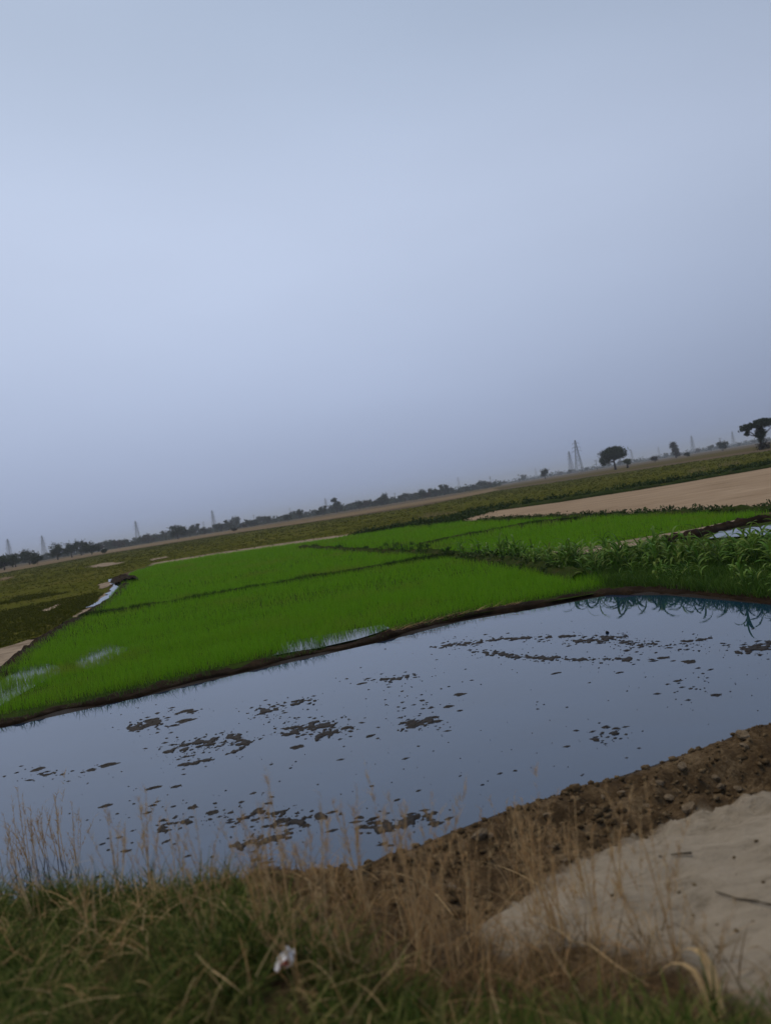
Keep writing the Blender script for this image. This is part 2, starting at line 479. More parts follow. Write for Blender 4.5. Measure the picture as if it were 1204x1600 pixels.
MAT['olive_crop'] = leafmat('olive_crop', [(0.058, 0.066, 0.006), (0.071, 0.078, 0.009), (0.092, 0.092, 0.015)], 0.2, 0.8)
MAT['straw'] = leafmat('dry_straw', [(0.32, 0.19, 0.085), (0.46, 0.30, 0.145), (0.58, 0.43, 0.23)], 0.4, 0.7)
MAT['pale_straw'] = leafmat('pale_straw', [(0.20, 0.16, 0.07), (0.28, 0.22, 0.11), (0.34, 0.28, 0.15)], 0.3, 0.7)
MAT['bund_weed'] = leafmat('bund_weed_leaf', [(0.035, 0.075, 0.012), (0.055, 0.11, 0.02), (0.09, 0.14, 0.03)], 0.25, 0.6)
MAT['dead_grass'] = leafmat('dead_brown_grass', [(0.085, 0.050, 0.020), (0.15, 0.095, 0.040), (0.24, 0.165, 0.075)], 0.2, 0.7)
MAT['tree'] = leafmat('tree_leaf', [(0.018, 0.030, 0.012), (0.028, 0.045, 0.016), (0.042, 0.060, 0.022)], 0.15, 0.7)
MAT['tree_brown'] = leafmat('brown_tree_leaf', [(0.035, 0.030, 0.02), (0.05, 0.042, 0.026), (0.065, 0.055, 0.03)], 0.15, 0.7)
MAT['tree_pale'] = leafmat('pale_tree_leaf', [(0.04, 0.06, 0.02), (0.06, 0.085, 0.03), (0.08, 0.10, 0.04)], 0.15, 0.7)
MAT['bark'] = earth('bark', [(0.03, 0.024, 0.018), (0.06, 0.048, 0.036), (0.09, 0.075, 0.058)], 2.0, (1, 1, 0.3), obj=True)
MAT['steel'] = N('galvanised_steel').done((0.20, 0.21, 0.22), 0.6, 0.4)
MAT['white_wall'] = earth('whitewashed_wall', [(0.5, 0.5, 0.48), (0.62, 0.62, 0.6), (0.7, 0.7, 0.68)], 0.5, obj=True, bump=(0.1, 0.02))
MAT['dark_opening'] = N('dark_opening').done((0.03, 0.03, 0.035), 0.3, 0.5)
bgm = N('thin_white_plastic'); bgm.bump(bgm.noise(bgm.pos((1, 1, 1), True), 30, 4), 0.6, 0.01)
MAT['plastic'] = bgm.done((0.80, 0.80, 0.84), 0.35, 0.5)
MAT['red_print'] = N('red_print').done((0.36, 0.06, 0.04), 0.4, 0.5)

# ------------------------------------------------------------------ survey of the place
POND = gs([(1204, 1130), (1100, 1168), (1000, 1203), (900, 1234), (800, 1263), (700, 1302), (640, 1328), (600, 1345), (540, 1368), (450, 1380)]) \
     + [(-1.5, 5.32), (-2.5, 5.4), (-4.0, 5.6), (-8.0, 6.2), (-15, 7.0), (-17, 9.0)] \
     + gs([(-300, 1185), (0, 1138), (200, 1094), (400, 1047), (600, 1002), (720, 971), (850, 949), (950, 930), (1040, 930), (1130, 938), (1204, 945)]) \
     + [(8.2, 10.6), (7.4, 9.4), (5.2, 8.1)]
NEAR_N = 10


NEAR_LINE = np.array([(-60, 9.2), (-17, 8.0)] + POND[10:15][::-1] + POND[:10][::-1] + [POND[-1], POND[-2], (60, 26)])
HOLLOW = g(1150, 1200, .12)
def interp_smooth(s, xs, zs):
    return np.interp(s, xs, zs)
def height(x, y):
    x = np.asarray(x, float).ravel(); y = np.asarray(y, float).ravel()
    P = np.stack([x, y], 1)
    d = -sdf(P, POND)                                   # >0 outside the pond
    yl = np.interp(x, NEAR_LINE[:, 0], NEAR_LINE[:, 1])
    near = y < yl
    s = np.where(near, pdist(P, NEAR_LINE), 0.0)
    left = interp_smooth(s, [0, .3, 1.2, 2.5, 3.6, 5.5], [0.0, .18, .60, .84, 1.0, 1.02])
    right = interp_smooth(s, [0, .12, .3, .75, 1.15, 1.7, 1.95, 3.2, 4.4, 6], [0.0, .04, .06, .06, .11, .34, .45, .66, .96, 1.02])
    w = np.clip((x + 0.9) / 1.1, 0, 1); w = w * w * (3 - 2 * w)
    z = np.where(near, left * (1 - w) + right * w, 0.0)
    band = np.clip(s / 0.15, 0, 1) * np.clip((2.0 - s) / 0.5, 0.12, 1)
    fade = np.clip((60 - np.hypot(x, y)) / 40, 0, 1)
    z = z + near * band * fade * np.clip(.35 + s / .6, 0, 1) * (0.12 * fbm(x * 3.1, y * 3.1, 21, 4) + 0.085 * np.abs(fbm(x * 9, y * 9, 31, 3)) + .05 * np.abs(fbm(x * 15, y * 15, 35, 2)))
    z = z + near * fade * (0.05 * fbm(x * 1.2, y * 1.2, 44, 3) + .034 * fbm(x * 6, y * 6, 47, 4)) * np.clip(s / 1.0, 0, 1)
    hx, hy = HOLLOW
    z = z - near * .16 * np.exp(-(((x - hx) / .55) ** 2 + ((y - hy) / .30) ** 2))
    fld = (~near) & (d > 0)
    z = np.where(fld, 0.02 * np.clip(d / 0.3, 0, 1), z)
    z = np.where(d <= 0, -0.16 + 0.16 * np.clip(1 + d / 0.35, 0, 1) + 0.02 * fbm(x * 4, y * 4, 51, 3) * np.clip(-d / .2, 0, 1), z)
    return z, d, s, near
def hz(x, y): return float(height([x], [y])[0][0])
def hit(px, py, z0=0.5):
    """point of the verge seen at a photograph position"""
    z = z0
    for _ in range(12):
        x, y = g(px, py, z); z = 0.5 * z + 0.5 * hz(x, y)
    x, y = g(px, py, z)
    return (x, y, z)

TRACK = [hit(*p, .42)[:2] for p in [(740, 1452), (800, 1408), (872, 1366), (930, 1335), (985, 1308), (1040, 1285), (1100, 1262), (1150, 1250), (1204, 1236)]] \
      + [(4.5, 6.0), (9, 7.6), (9, 3), (4, 2.2)] + [hit(*p, .6)[:2] for p in [(1204, 1590), (1090, 1530), (960, 1480), (860, 1475), (790, 1490)]]
def growing(a, b, step, gr, lim):
    core = list(np.arange(a, b + 1e-6, step)); st = step; up = [core[-1]]
    while up[-1] < lim: st *= gr; up.append(up[-1] + st)
    st = step; dn = [core[0]]
    while dn[-1] > -lim: st *= gr; dn.append(dn[-1] - st)
    return np.array(dn[:0:-1] + core + up[1:])
xs = growing(-3.6, 3.6, 0.035, 1.14, 9000); ys = growing(1.8, 7.6, 0.035, 1.14, 9000)
GX, GY = np.meshgrid(xs, ys, indexing='ij')
zz, dd, ss, nn = height(GX, GY)
tr = sdf(np.stack([GX.ravel(), GY.ravel()], 1), TRACK)
ny = len(ys); i, j = np.meshgrid(np.arange(len(xs) - 1), np.arange(ny - 1), indexing='ij')
a = (i * ny + j).ravel()
ground = mobj('ground', fast_mesh('ground', np.stack([GX.ravel(), GY.ravel(), zz], 1), np.stack([a, a + ny, a + ny + 1, a + 1], 1), MAT['ground'], True,
              track=np.clip(tr, -3, 3), shore=np.where(nn | (GY.ravel() > 22), np.clip(dd, -1, 5), np.minimum(dd, -.1)), away=np.clip(GY.ravel(), -20, 500)))
tag(ground, 'bare brown earth ground running from the verge to the horizon', kind='structure')

# water of the flooded field
tag(sheet('water', [(p[0], p[1]) for p in POND], 0.0, MAT['water']), 'still grey blue water covering the flooded muddy field', kind='structure')

# paddy
RICE = gs([(-60, 1142), (0, 1122), (200, 1080), (400, 1033), (600, 990), (720, 960), (850, 938), (945, 920)]) + gs([(950, 914), (870, 897), (740, 872), (860, 868), (930, 858), (1010, 843), (1090, 830), (1148, 816), (1204, 806)]) \
     + gs([(1100, 806), (900, 812), (760, 817), (700, 818), (650, 823), (545, 840), (430, 856), (330, 870), (245, 884), (205, 897), (197, 908), (160, 950), (128, 972), (60, 1012), (20, 1048), (-40, 1085)])
PAD = gs([(-300, 1170), (0, 1130), (200, 1086), (400, 1040), (600, 996), (720, 966), (850, 944), (950, 926)]) + gs([(1100, 912), (1250, 890), (1250, 806)]) + [RICE[i] for i in range(17, 33)] + gs([(-120, 1110)])
tag(sheet('paddy_field', PAD, 0.035, MAT['paddy'], 0.1, 0.6), 'muddy bed of the green rice paddy', kind='structure')
OLIVE_TOP = gs([(-260, 938), (0, 896), (170, 865), (350, 836), (540, 809), (660, 791), (775, 767), (900, 749), (1060, 725), (1204, 704), (1330, 685)])
OLIVE_BOT = gs([(1330, 706), (1204, 731), (1100, 749), (1000, 766), (870, 786), (770, 799), (700, 816), (650, 822), (545, 838), (430, 853), (330, 868), (240, 881), (190, 898), (176, 908), (168, 924), (146, 946), (112, 967), (62, 997), (0, 1016), (-120, 1060), (-330, 1105)])
OLIVE = OLIVE_TOP + OLIVE_BOT
tag(sheet('olive_field', OLIVE, 0.05, MAT['olive'], 0.6, 3.0), 'dull olive field beyond the rice', kind='structure')
SAND = gs([(712, 816), (770, 800), (870, 787), (1000, 767), (1100, 750), (1204, 732), (1330, 704)]) + gs([(1330, 788), (1204, 800), (1100, 804), (980, 808), (900, 811), (760, 816)])
tag(sheet('sand_field', SAND, 0.09, MAT['sand'], 0.5, 1.2), 'bare pinkish sand field behind the rice at the right', kind='structure')
STRIP = gs([(-200, 923), (0, 891), (170, 860), (350, 831), (540, 802), (660, 783), (770, 763.5)]) + gs([(776, 767), (660, 789), (540, 808), (350, 835.5), (170, 864.5), (0, 896), (-200, 930)])
tag(sheet('straw_strip', STRIP, 0.10, MAT['straw_land'], 2.0, 10.0), 'long pale straw strip beyond the olive field', kind='structure')
tag(sheet('stubble_field', gs([(700, 772), (760, 764), (900, 742.5), (1060, 716.5), (1330, 674), (1330, 681), (1060, 722), (900, 746.5), (776, 765)]), 0.06, earth('stubble_land', [(0.055, 0.05, 0.016), (0.085, 0.070, 0.028), (0.125, 0.095, 0.045)], 0.015, (0.3, 1.5, 1)), 3.0, 12.0),
    'tawny stubble field below the far trees at the right', kind='structure')
# pale paths and bare patches
def patch(name, pts, z, label, m='dry_bund', jit=0.25, step=0.5):
    return tag(sheet(name, gs(pts), z, MAT[m], jit, step), label, kind='structure')
patch('path', [(238, 881), (330, 866), (430, 851.5), (500, 841.5), (545, 836), (545, 839), (500, 846), (430, 857), (330, 872), (245, 885)], 0.075, 'narrow pale path along the far edge of the rice', jit=0.5, step=1.5)
patch('path', [(-60, 1040), (0, 1017), (45, 1003), (75, 1001), (55, 1014), (30, 1030), (0, 1050), (-60, 1075)], 0.07, 'pale sandy path at the left edge of the rice')
patch('path', [(114, 966), (130, 958), (152, 943), (164, 928), (168, 930), (157, 945), (138, 961), (118, 969)], 0.072, 'pale sandy path beside the little ditch', jit=.12)
patch('path', [(860, 866), (930, 856), (1010, 842), (1090, 829), (1148, 816), (1160, 819), (1110, 834), (1030, 850), (960, 862), (900, 871)], 0.08, 'tan footpath between the rice and the maize')
patch('bare_patch', [(138, 887), (160, 880.5), (196, 878.5), (190, 881), (165, 886)], 0.09, 'pale bare patch in the olive field left of the rice', jit=0.8, step=1.5)
patch('bare_patch', [(232, 875), (262, 870), (264, 871.5), (236, 877.5)], 0.09, 'thin pale bare streak in the olive field', jit=0.5, step=1.5)
patch('bare_patch', [(66, 957), (92, 946), (94, 949), (74, 961)], 0.09, 'small pale bare patch among the olive crop beside the ditch', jit=0.2)
patch('bare_patch', [(155, 915), (172, 910), (174, 916), (160, 922)], 0.09, 'small pale bare patch at the head of the ditch', jit=0.2)
patch('bare_patch', [(0, 905), (16, 901), (14, 906), (0, 909)], 0.09, 'tawny bare patch at the left border of the olive field', 'straw_land', jit=1.0, step=1.5)
# ditch and pool water
def ribbon(name, pts, w, z, m):
    p = resample(gs(pts), 0.3); t = np.gradient(p, axis=0); t /= np.linalg.norm(t, axis=1)[:, None]
    nr = np.stack([-t[:, 1], t[:, 0]], 1)
    ww = w * (1 + 0.6 * fbm(p[:, 0] * 0.6, p[:, 1] * 0.6, 77, 3))
    V = np.concatenate([np.c_[p + nr * ww[:, None], np.full(len(p), z)], np.c_[p - nr * ww[:, None], np.full(len(p), z)]])
    n = len(p); k = np.arange(n - 1)
    return mobj(name, fast_mesh(name, V, np.stack([k + n, k + n + 1, k + 1, k], 1), MAT[m]))
tag(ribbon('ditch_water', [(178, 906), (187, 917), (180, 929), (166, 940), (152, 950)], 0.42, 0.105, 'paddy_water'), 'shining water in the little ditch at the left', kind='structure')
tag(sheet('pool_water', gs([(1105, 846), (1125, 834), (1160, 828), (1240, 822), (1240, 838), (1180, 842)]), 0.09, MAT['paddy_water'], 0.1, 0.4), 'pale pool of water behind the maize', kind='structure')
for pts, lab in (([(-60, 1100), (0, 1070), (30, 1048), (70, 1040), (95, 1050), (60, 1075), (10, 1105), (-60, 1125)], 'pale standing water in the rice at the left border'), ([(118, 1040), (140, 1016), (175, 1008), (205, 1016), (170, 1042), (135, 1050)], 'pale standing water patch in the left part of the rice'),
                 ([(425, 1030), (440, 1008), (520, 994), (600, 980), (610, 986), (560, 1003), (500, 1017)], 'thin standing water in the rice along the middle of the mud bank')):
    tag(sheet('paddy_water', gs(pts), 0.062, MAT['paddy_water'], .1, .4), lab, kind='structure')

# earth banks
def bank(name, pts, w, h, m, label, z0=0.02, step=0.08, rough=0.5, seed=0, world_pts=None, freq=6.0, wob=0.25):
    me, p = bund_mesh(name, world_pts if world_pts is not None else gs(pts), w, h, z0, MAT[m], step, rough, seed=seed, freq=freq, wob=wob)
    return tag(mobj(name, me), label, kind='structure'), p
FRONT = gs([(-330, 1180), (0, 1131), (100, 1108), (200, 1087), (300, 1064), (400, 1040), (500, 1018), (600, 995), (720, 964), (850, 942), (950, 923)])
bank('mud_bank', None, 0.23, 0.065, 'bund', 'dark wet mud bank between the water and the rice', 0.0, 0.05, 0.8, 1, FRONT, 6.0, .5)
bank('mud_bank', [(935, 926), (990, 924), (1040, 922), (1100, 926), (1150, 931), (1230, 939), (1330, 950)], 0.34, 0.07, 'bund', 'dark mud bank at the foot of the maize', 0.0, 0.06, 0.8, 2, freq=7.0, wob=.5)
BUND_B = gs([(105, 975), (130, 968), (210, 955), (400, 922), (560, 895), (650, 880), (720, 870)])
BUND_C = gs([(470, 857), (540, 861), (610, 866), (680, 868), (735, 873), (870, 897), (915, 909)])
BUND_D = gs([(655, 856), (700, 845), (760, 834), (840, 820), (900, 815)])
bank('paddy_bund', None, 0.26, 0.13, 'weedy_bund', 'low dark bund crossing the rice from the ditch to the weeds', 0.03, 0.15, 0.6, 3, BUND_B)
bank('paddy_bund', None, 0.45, 0.18, 'weedy_bund', 'weedy bund running from the path down to the water corner', 0.03, 0.15, 0.6, 4, BUND_C)
bank('paddy_bund', None, 0.4, 0.16, 'weedy_bund', 'low dark bund crossing the far right rice', 0.03, 0.15, 0.6, 5, BUND_D)
bank('ditch_bank', [(183, 905), (196, 912), (188, 927), (172, 942), (150, 955), (118, 975), (60, 1010), (20, 1045), (-30, 1075)], 0.35, 0.14, 'bund', 'dark mud bank between the ditch and the rice', 0.03, 0.15, 0.8, 6)
bank('mud_heap', [(188, 906), (194, 909), (201, 912)], 0.9, 0.32, 'bund', 'dark heap of dug mud at the head of the ditch', 0.03, 0.2, 0.6, 7)
bank('field_edge', [(712, 814), (770, 799), (870, 786), (1000, 766), (1100, 749), (1204, 731), (1300, 712)], 0.5, 0.28, 'weedy_bund', 'dark eroded edge along the top of the sand field', 0.04, 0.4, 0.7, 8, freq=1.2)
bank('field_edge', [(745, 817), (850, 813), (960, 809), (1100, 805), (1204, 800), (1300, 790)], 0.28, 0.20, 'weedy_bund', 'grassy dark edge between the sand field and the rice', 0.04, 0.25, 0.7, 9, freq=1.5)
bank('mud_bank', [(1030, 851), (1080, 842), (1130, 828), (1200, 815)], 0.35, 0.16, 'bund', 'dark mud bank beside the pool behind the maize', 0.05, 0.1, 0.8, 10)

# ------------------------------------------------------------------ rice
PUD = [(45, 1056, 55, 16), (150, 1030, 42, 18), (15, 1090, 30, 18), (60, 1085, 25, 10), (470, 1014, 42, 11), (560, 994, 32, 9), (515, 1004, 30, 7)]
PUDW = []
for x, y, rx, ry in PUD:
    rx *= .75; ry *= .7
    c = np.array(g(x, y)); PUDW.append((c, abs(g(x + rx, y)[0] - c[0]), abs(g(x, y - ry)[1] - c[1])))
def rice_keep(p):
    k = (pdist(p, BUND_B) > 0.33 + 0.15 * fbm(p[:, 0] * 2, p[:, 1] * 2, 3, 2)) & (pdist(p, BUND_C) > 0.5) & (pdist(p, BUND_D) > 0.5) & (pdist(p, FRONT) > 0.27 + 0.2 * fbm(p[:, 0] * 3, p[:, 1] * 3, 6, 3))
    dens = np.ones(len(p))
    for c, rx, ry in PUDW:
        q = ((p[:, 0] - c[0]) / rx) ** 2 + ((p[:, 1] - c[1]) / ry) ** 2 + 0.9 * fbm(p[:, 0] * 1.7, p[:, 1] * 1.7, 12, 3)
        dens = np.minimum(dens, np.clip(q * 1.5 - 0.35, 0.06, 1))
    dens *= np.clip(0.85 + 0.7 * fbm(p[:, 0] * 0.5, p[:, 1] * 0.5, 15, 3), 0.35, 1)
    return k * dens
parts = []
YS = [(0, 22, 62000, .24, .0075, 3), (22, 36, 60000, .25, .013, 2), (36, 100, 60000, .27, .028, 2)]
rp = np.array(RICE)
for y0, y1, n, L, W, ns in YS:
    p = scatter(RICE, n, rice_keep, y0, y1, .62)
    b = np.c_[p, np.full(len(p), 0.03)]
    hh = L * (0.9 + 0.35 * fbm(p[:, 0] * 0.8, p[:, 1] * 0.8, 19, 3)) * rng.uniform(.7, 1.25, len(p))
    parts.append(blades(b, hh, W * rng.uniform(.7, 1.3, len(p)), rng.uniform(0, .28, len(p)), rng.uniform(0, 6.28, len(p)), rng.uniform(0.1, .8, len(p)), ns))
V, F, v = merge(parts)
tag(mobj('rice_crop', fast_mesh('rice_crop', V, F, MAT['rice'], False, var=v)), 'bright green young rice filling the paddy', 'rice', kind='stuff')

# ------------------------------------------------------------------ olive field crop and weeds
def keep_view(q): return np.abs(q[:, 0]) < q[:, 1] * 0.66 + 4
parts = []
BARE = [gs(p) for p in ([(138, 887), (160, 880.5), (196, 878.5), (190, 881), (165, 886)], [(66, 957), (92, 946), (94, 949), (74, 961)], [(155, 915), (172, 910), (174, 916), (160, 922)], [(-60, 1040), (0, 1017), (45, 1003), (75, 1001), (55, 1014), (30, 1030), (0, 1050), (-60, 1075)], [(108, 964), (128, 958), (152, 942), (162, 918), (176, 908), (180, 912), (170, 926), (158, 945), (138, 962), (112, 970)])]
def olive_d(y0, y1):
    def f(q):
        yj = q[:, 1] * (1 + .45 * fbm(q[:, 0] * .12, q[:, 1] * .12, 66, 3)); k = (yj >= y0) & (yj < y1) & keep_view(q)
        for b in BARE: k &= sdf(q, b) < 0.1
        return k * np.clip(0.75 + 0.9 * fbm(q[:, 0] * 0.16, q[:, 1] * 0.16, 61, 3), 0.1, 1)
    return f
for y0, y1, n, r, nl, lf in ((0, 45, 6500, .13, 18, .042), (45, 110, 12000, .17, 7, .06), (110, 420, 12000, .3, 6, .13)):
    p = scatter(OLIVE, n, olive_d(y0, y1), y0 * .75, y1 * 1.35, .66)
    parts.append(clumps(np.c_[p, np.full(len(p), .04)], r * rng.uniform(.6, 1.5, len(p)), nl, lf, 0.55 if y0 == 0 else .35))
V, F, v = merge(parts)
tag(mobj('field_crop', fast_mesh('field_crop', V, F, MAT['olive_crop'], False, var=v)), 'low olive crop covering the field beyond the rice', 'crop', kind='stuff')

def along(line, n, spread):
    p = resample(line, 0.3); k = rng.integers(0, len(p), n)
    return p[k] + rng.normal(0, spread, (n, 2))
parts = []
def weed_line(line, n, spread, r, nl, lf): 
    p = along(line, n, spread); parts.append(clumps(np.c_[p, np.full(len(p), .05)], r * rng.uniform(.5, 1.5, n), nl, lf, 1.0))
weed_line(gs([(640, 823), (712, 814), (770, 797), (870, 783), (1000, 762), (1100, 745), (1204, 727), (1300, 708)]), 900, 0.9, .42, 16, .13)
weed_line(gs([(750, 816), (850, 812), (960, 808), (1100, 804), (1204, 799), (1300, 788)]), 700, 0.2, .22, 16, .07)
weed_line(gs([(560, 836), (640, 824), (720, 817)]), 300, 0.7, .35, 14, .12)
for ln, n_, h_ in ((BUND_B[1:], 9000, .27), (BUND_D, 7000, .30)):
    q_ = along(ln, n_, .09); k_ = .75 + .5 * fbm(q_[:, 0] * .9, q_[:, 1] * .9, 131, 3)
    parts.append(blades(np.c_[q_, np.full(n_, .05)], h_ * k_ * rng.uniform(.6, 1.15, n_), .018, rng.uniform(0, .5, n_), rng.uniform(0, 6.28, n_), rng.uniform(.1, .9, n_), 2))
weed_line(gs([(470, 857), (540, 861), (610, 866), (680, 868), (735, 873)]), 130, 0.18, .13, 12, .05)
weed_line(gs([(735, 873), (800, 884), (870, 897)]), 160, 0.25, .22, 14, .06)
V, F, v = merge(parts)
tag(mobj('edge_weeds', fast_mesh('edge_weeds', V, F, MAT['weed'], False, var=v)), 'dark green weeds lining the field edges and bunds', 'weeds', kind='stuff')

# straw grass tufts in the olive band
def tuft_mesh(name, n, L, W, spread, mat, lean=.35, bend=.6, seed=0, nseg=4):
    a = rng.uniform(0, 6.28, n); r = spread * np.sqrt(rng.random(n))
    b = np.c_[np.cos(a) * r, np.sin(a) * r, np.zeros(n)]
    V, F, v = blades(b, L * rng.uniform(.5, 1.1, n), W, rng.uniform(0, lean, n), rng.uniform(0, 6.28, n), rng.uniform(0, bend, n), nseg)
    return fast_mesh(name, V, F, mat, False, var=v)
for px, py, s, lab in ((672, 808, 1.5, 'pale straw grass clump at the near edge of the olive band, left of the sand'), (688, 806, 1.2, 'smaller pale straw grass clump beside the tip of the sand field'),
                       (706, 803, .9, 'thin pale straw grass clump between the sand tip and the olive band'), (1090, 738, 1.7, 'pale straw grass clump on the dark edge above the sand field'), (1138, 728, 1.6, 'pale straw grass clump right along the dark edge above the sand')):
    x, y = g(px, py)
    tag(mobj('straw_grass_clump', tuft_mesh('straw_grass_clump', 90, s * .5, .03, s * .9, MAT['pale_straw']), loc=(x, y, .04)), lab, 'grass clump', 'straw clumps in the field')
x, y = g(658, 819)
bm = bmesh.new(); tube(bm, [(0, 0, 0), (0.01, 0, .5), (0.03, 0, .62)], [.07, .065, .02], 8)
tag(mobj('marker_post', bm_mesh('marker_post', bm, MAT['white_wall']), loc=(x, y, .03)), 'short pale marker post at the far corner of the rice', 'post')

# leafy weeds standing on the bund
LEAFY = [(493, 858, .45, 'small leafy weed on the bund nearest the pale path'), (532, 859, .5, 'low leafy weed on the bund, second from the pale path'), (572, 863, .35, 'tiny leafy weed midway along the bund'),
         (612, 866, .85, 'tall leafy weed clump on the bund in the middle of the rice'), (638, 867, .7, 'leafy weed clump beside the tallest one on the bund'), (662, 869, .75, 'broad leafy weed clump where the bunds meet'), (700, 871, .5, 'leafy weed just left of the first maize')]
for px, py, s, lab in LEAFY:
    x, y = g(px, py); n = int(36 * s)
    b = np.c_[rng.normal(0, .3 * s, (n, 2)), np.zeros(n)]
    st = blades(b, s * rng.uniform(.5, 1, n), .03, rng.uniform(0, .5, n), rng.uniform(0, 6.28, n), rng.uniform(0, .5, n), 3)
    cc = clumps(np.c_[rng.normal(0, .28 * s, (7, 2)), rng.uniform(.05, .5 * s, 7)], .17 * s, 20, .06, 1.0)
    V, F, v = merge([st, cc])
    tag(mobj('leafy_weed', fast_mesh('leafy_weed', V, F, MAT['bund_weed'], False, var=v), loc=(x, y, .1)), lab, 'weed', 'weeds on the bund')

# ------------------------------------------------------------------ maize
def leaf_mesh(k):
    rr = random.Random(k); n = 8; L = rr.uniform(.48, .68); w0 = rr.uniform(.026, .040)
    V = []; ang = R(rr.uniform(14, 40)); x = z = 0.0; dang = R(rr.uniform(11, 21)); tw = rr.uniform(-.5, .5)
    for i in range(n + 1):
        t = i / n; w = w0 * (0.55 + 1.6 * t) * (1 - t) ** 0.75 * 1.35 + .002
        tt = tw * t
        for sgn in (-1, 0, 1):
            V.append((x, sgn * w * math.cos(tt), z + abs(sgn) * w * .35 + sgn * w * math.sin(tt)))
        x += math.sin(ang) * L / n; z += math.cos(ang) * L / n; ang += dang
    F = []
    for i in range(n):
        for q in range(2):
            a = i * 3 + q; F.append((a, a + 1, a + 4, a + 3))
    return fast_mesh('maize_leaf', V, F, MAT['maize'], True)
LEAVES = [leaf_mesh(k) for k in range(6)]
def stalk_mesh(k, h):
    bm = bmesh.new(); rr = random.Random(k + 50)
    pts = []; x = y = 0
    for i in range(6):
        pts.append((x, y, h * i / 5)); x += rr.uniform(-.02, .02); y += rr.uniform(-.02, .02)
    tube(bm, pts, [.013, .012, .011, .009, .007, .004], 6)
    return bm_mesh('stalk', bm, MAT['stalk'], True), pts
PLANTS = []
for k in range(5):
    h = (.62, .72, .55, .8, .66)[k]
    root = empty('maize_plant'); me, pts = stalk_mesh(k, h)
    mobj('stalk', me, root)
    rr = random.Random(k * 3 + 1); az = rr.uniform(0, 6.28); nl = 7 + k % 2
    for q in range(nl):
        t = .18 + .8 * q / (nl - 1); az += math.pi + rr.uniform(-.6, .6)
        s = .55 + .55 * math.sin(min(1, t * 1.15) * math.pi * .8)
        lo = mobj('leaf', LEAVES[rr.randrange(6)], root, (pts[min(5, int(t * 5))][0], pts[min(5, int(t * 5))][1], h * t), (0, -.25 * t, az), s)
    PLANTS.append(root)
MZ = gs([(860, 889), (930, 884), (1000, 882), (1100, 880), (1230, 872), (1330, 868)]) + gs([(1330, 930), (1204, 905), (1100, 893), (1040, 900), (960, 908), (900, 899)])
pm = scatter(MZ, 165)
pl = [(p[0], p[1], random.uniform(.60, .92)) for p in pm]
for p in along(gs([(730, 873), (800, 878), (860, 888), (900, 897), (950, 908)]), 52, 0.22): pl.append((p[0], p[1], random.uniform(.5, .8)))
for p in scatter(gs([(960, 916), (1040, 905), (1204, 915), (1330, 940), (1330, 948), (1204, 940), (1100, 925), (1040, 918)]), 30): pl.append((p[0], p[1], random.uniform(.35, .6)))
mid = [g(p, 900)[0] for p in (860, 1000)]
used = set()
pl.sort(key=lambda q: q[1])
for n, (x, y, s) in enumerate(pl):
    k = random.randrange(5)
    o = PLANTS[k] if k not in used else copy_tree(PLANTS[k])
    used.add(k)
    o.location = (x, y, 0.04); o.rotation_euler = (random.uniform(-.12, .12), random.uniform(-.12, .12), random.uniform(0, 6.28)); o.scale = (s, s, s * random.uniform(.9, 1.15))
    if y < 15.5 and s < .601: lab, gr = 'short green maize plant low on the bank above the water', 'maize on the bank'
    elif s < .81 and x < 4.5 and y > 16: lab, gr = 'small green maize plant in the thin row along the bund', 'maize along the bund'
    else:
        k2 = sum(x / y > e for e in (.30, .37, .44)); k3 = sum(y > e for e in (15.5, 18.5))
        lab = ('front row', 'middle row', 'back row')[k3] + ' maize plant in the dense stand, ' + ('at its left end', 'left of its middle', 'right of its middle', 'by the right border')[k2]; gr = lab.replace('maize plant', 'maize')
    tag(o, lab, 'maize plant', gr)
# lush grass under the maize
P = scatter(gs([(850, 890), (905, 893), (960, 906), (1040, 893), (1204, 880), (1330, 880), (1330, 952), (1204, 941), (1130, 933), (1040, 924), (950, 920), (900, 908)]), 17000)
V1 = blades(np.c_[P, np.full(len(P), .05)], rng.uniform(.10, .32, len(P)), rng.uniform(.008, .016, len(P)), rng.uniform(0, .5, len(P)), rng.uniform(0, 6.28, len(P)), rng.uniform(.2, 1.2, len(P)), 3)
P = scatter(MZ, 5000)
V2 = blades(np.c_[P, np.full(len(P), .05)], rng.uniform(.12, .42, len(P)), rng.uniform(.012, .022, len(P)), rng.uniform(0, .5, len(P)), rng.uniform(0, 6.28, len(P)), rng.uniform(.2, 1.2, len(P)), 3)
q_ = along(FRONT, 2600, .12); q_ = q_[fbm(q_[:, 0] * .9, q_[:, 1] * .9, 141, 3) > .02]; n_ = len(q_)
V3 = blades(np.c_[q_, np.full(n_, .05)], rng.uniform(.06, .2, n_), .008, rng.uniform(0, .6, n_), rng.uniform(0, 6.28, n_), rng.uniform(.2, 1.2, n_), 3)
V, F, v = merge([V1, V2, V3])
tag(mobj('bank_grass', fast_mesh('bank_grass', V, F, MAT['lush'], False, var=v)), 'lush green grass along the banks beside the water', 'grass', kind='stuff')

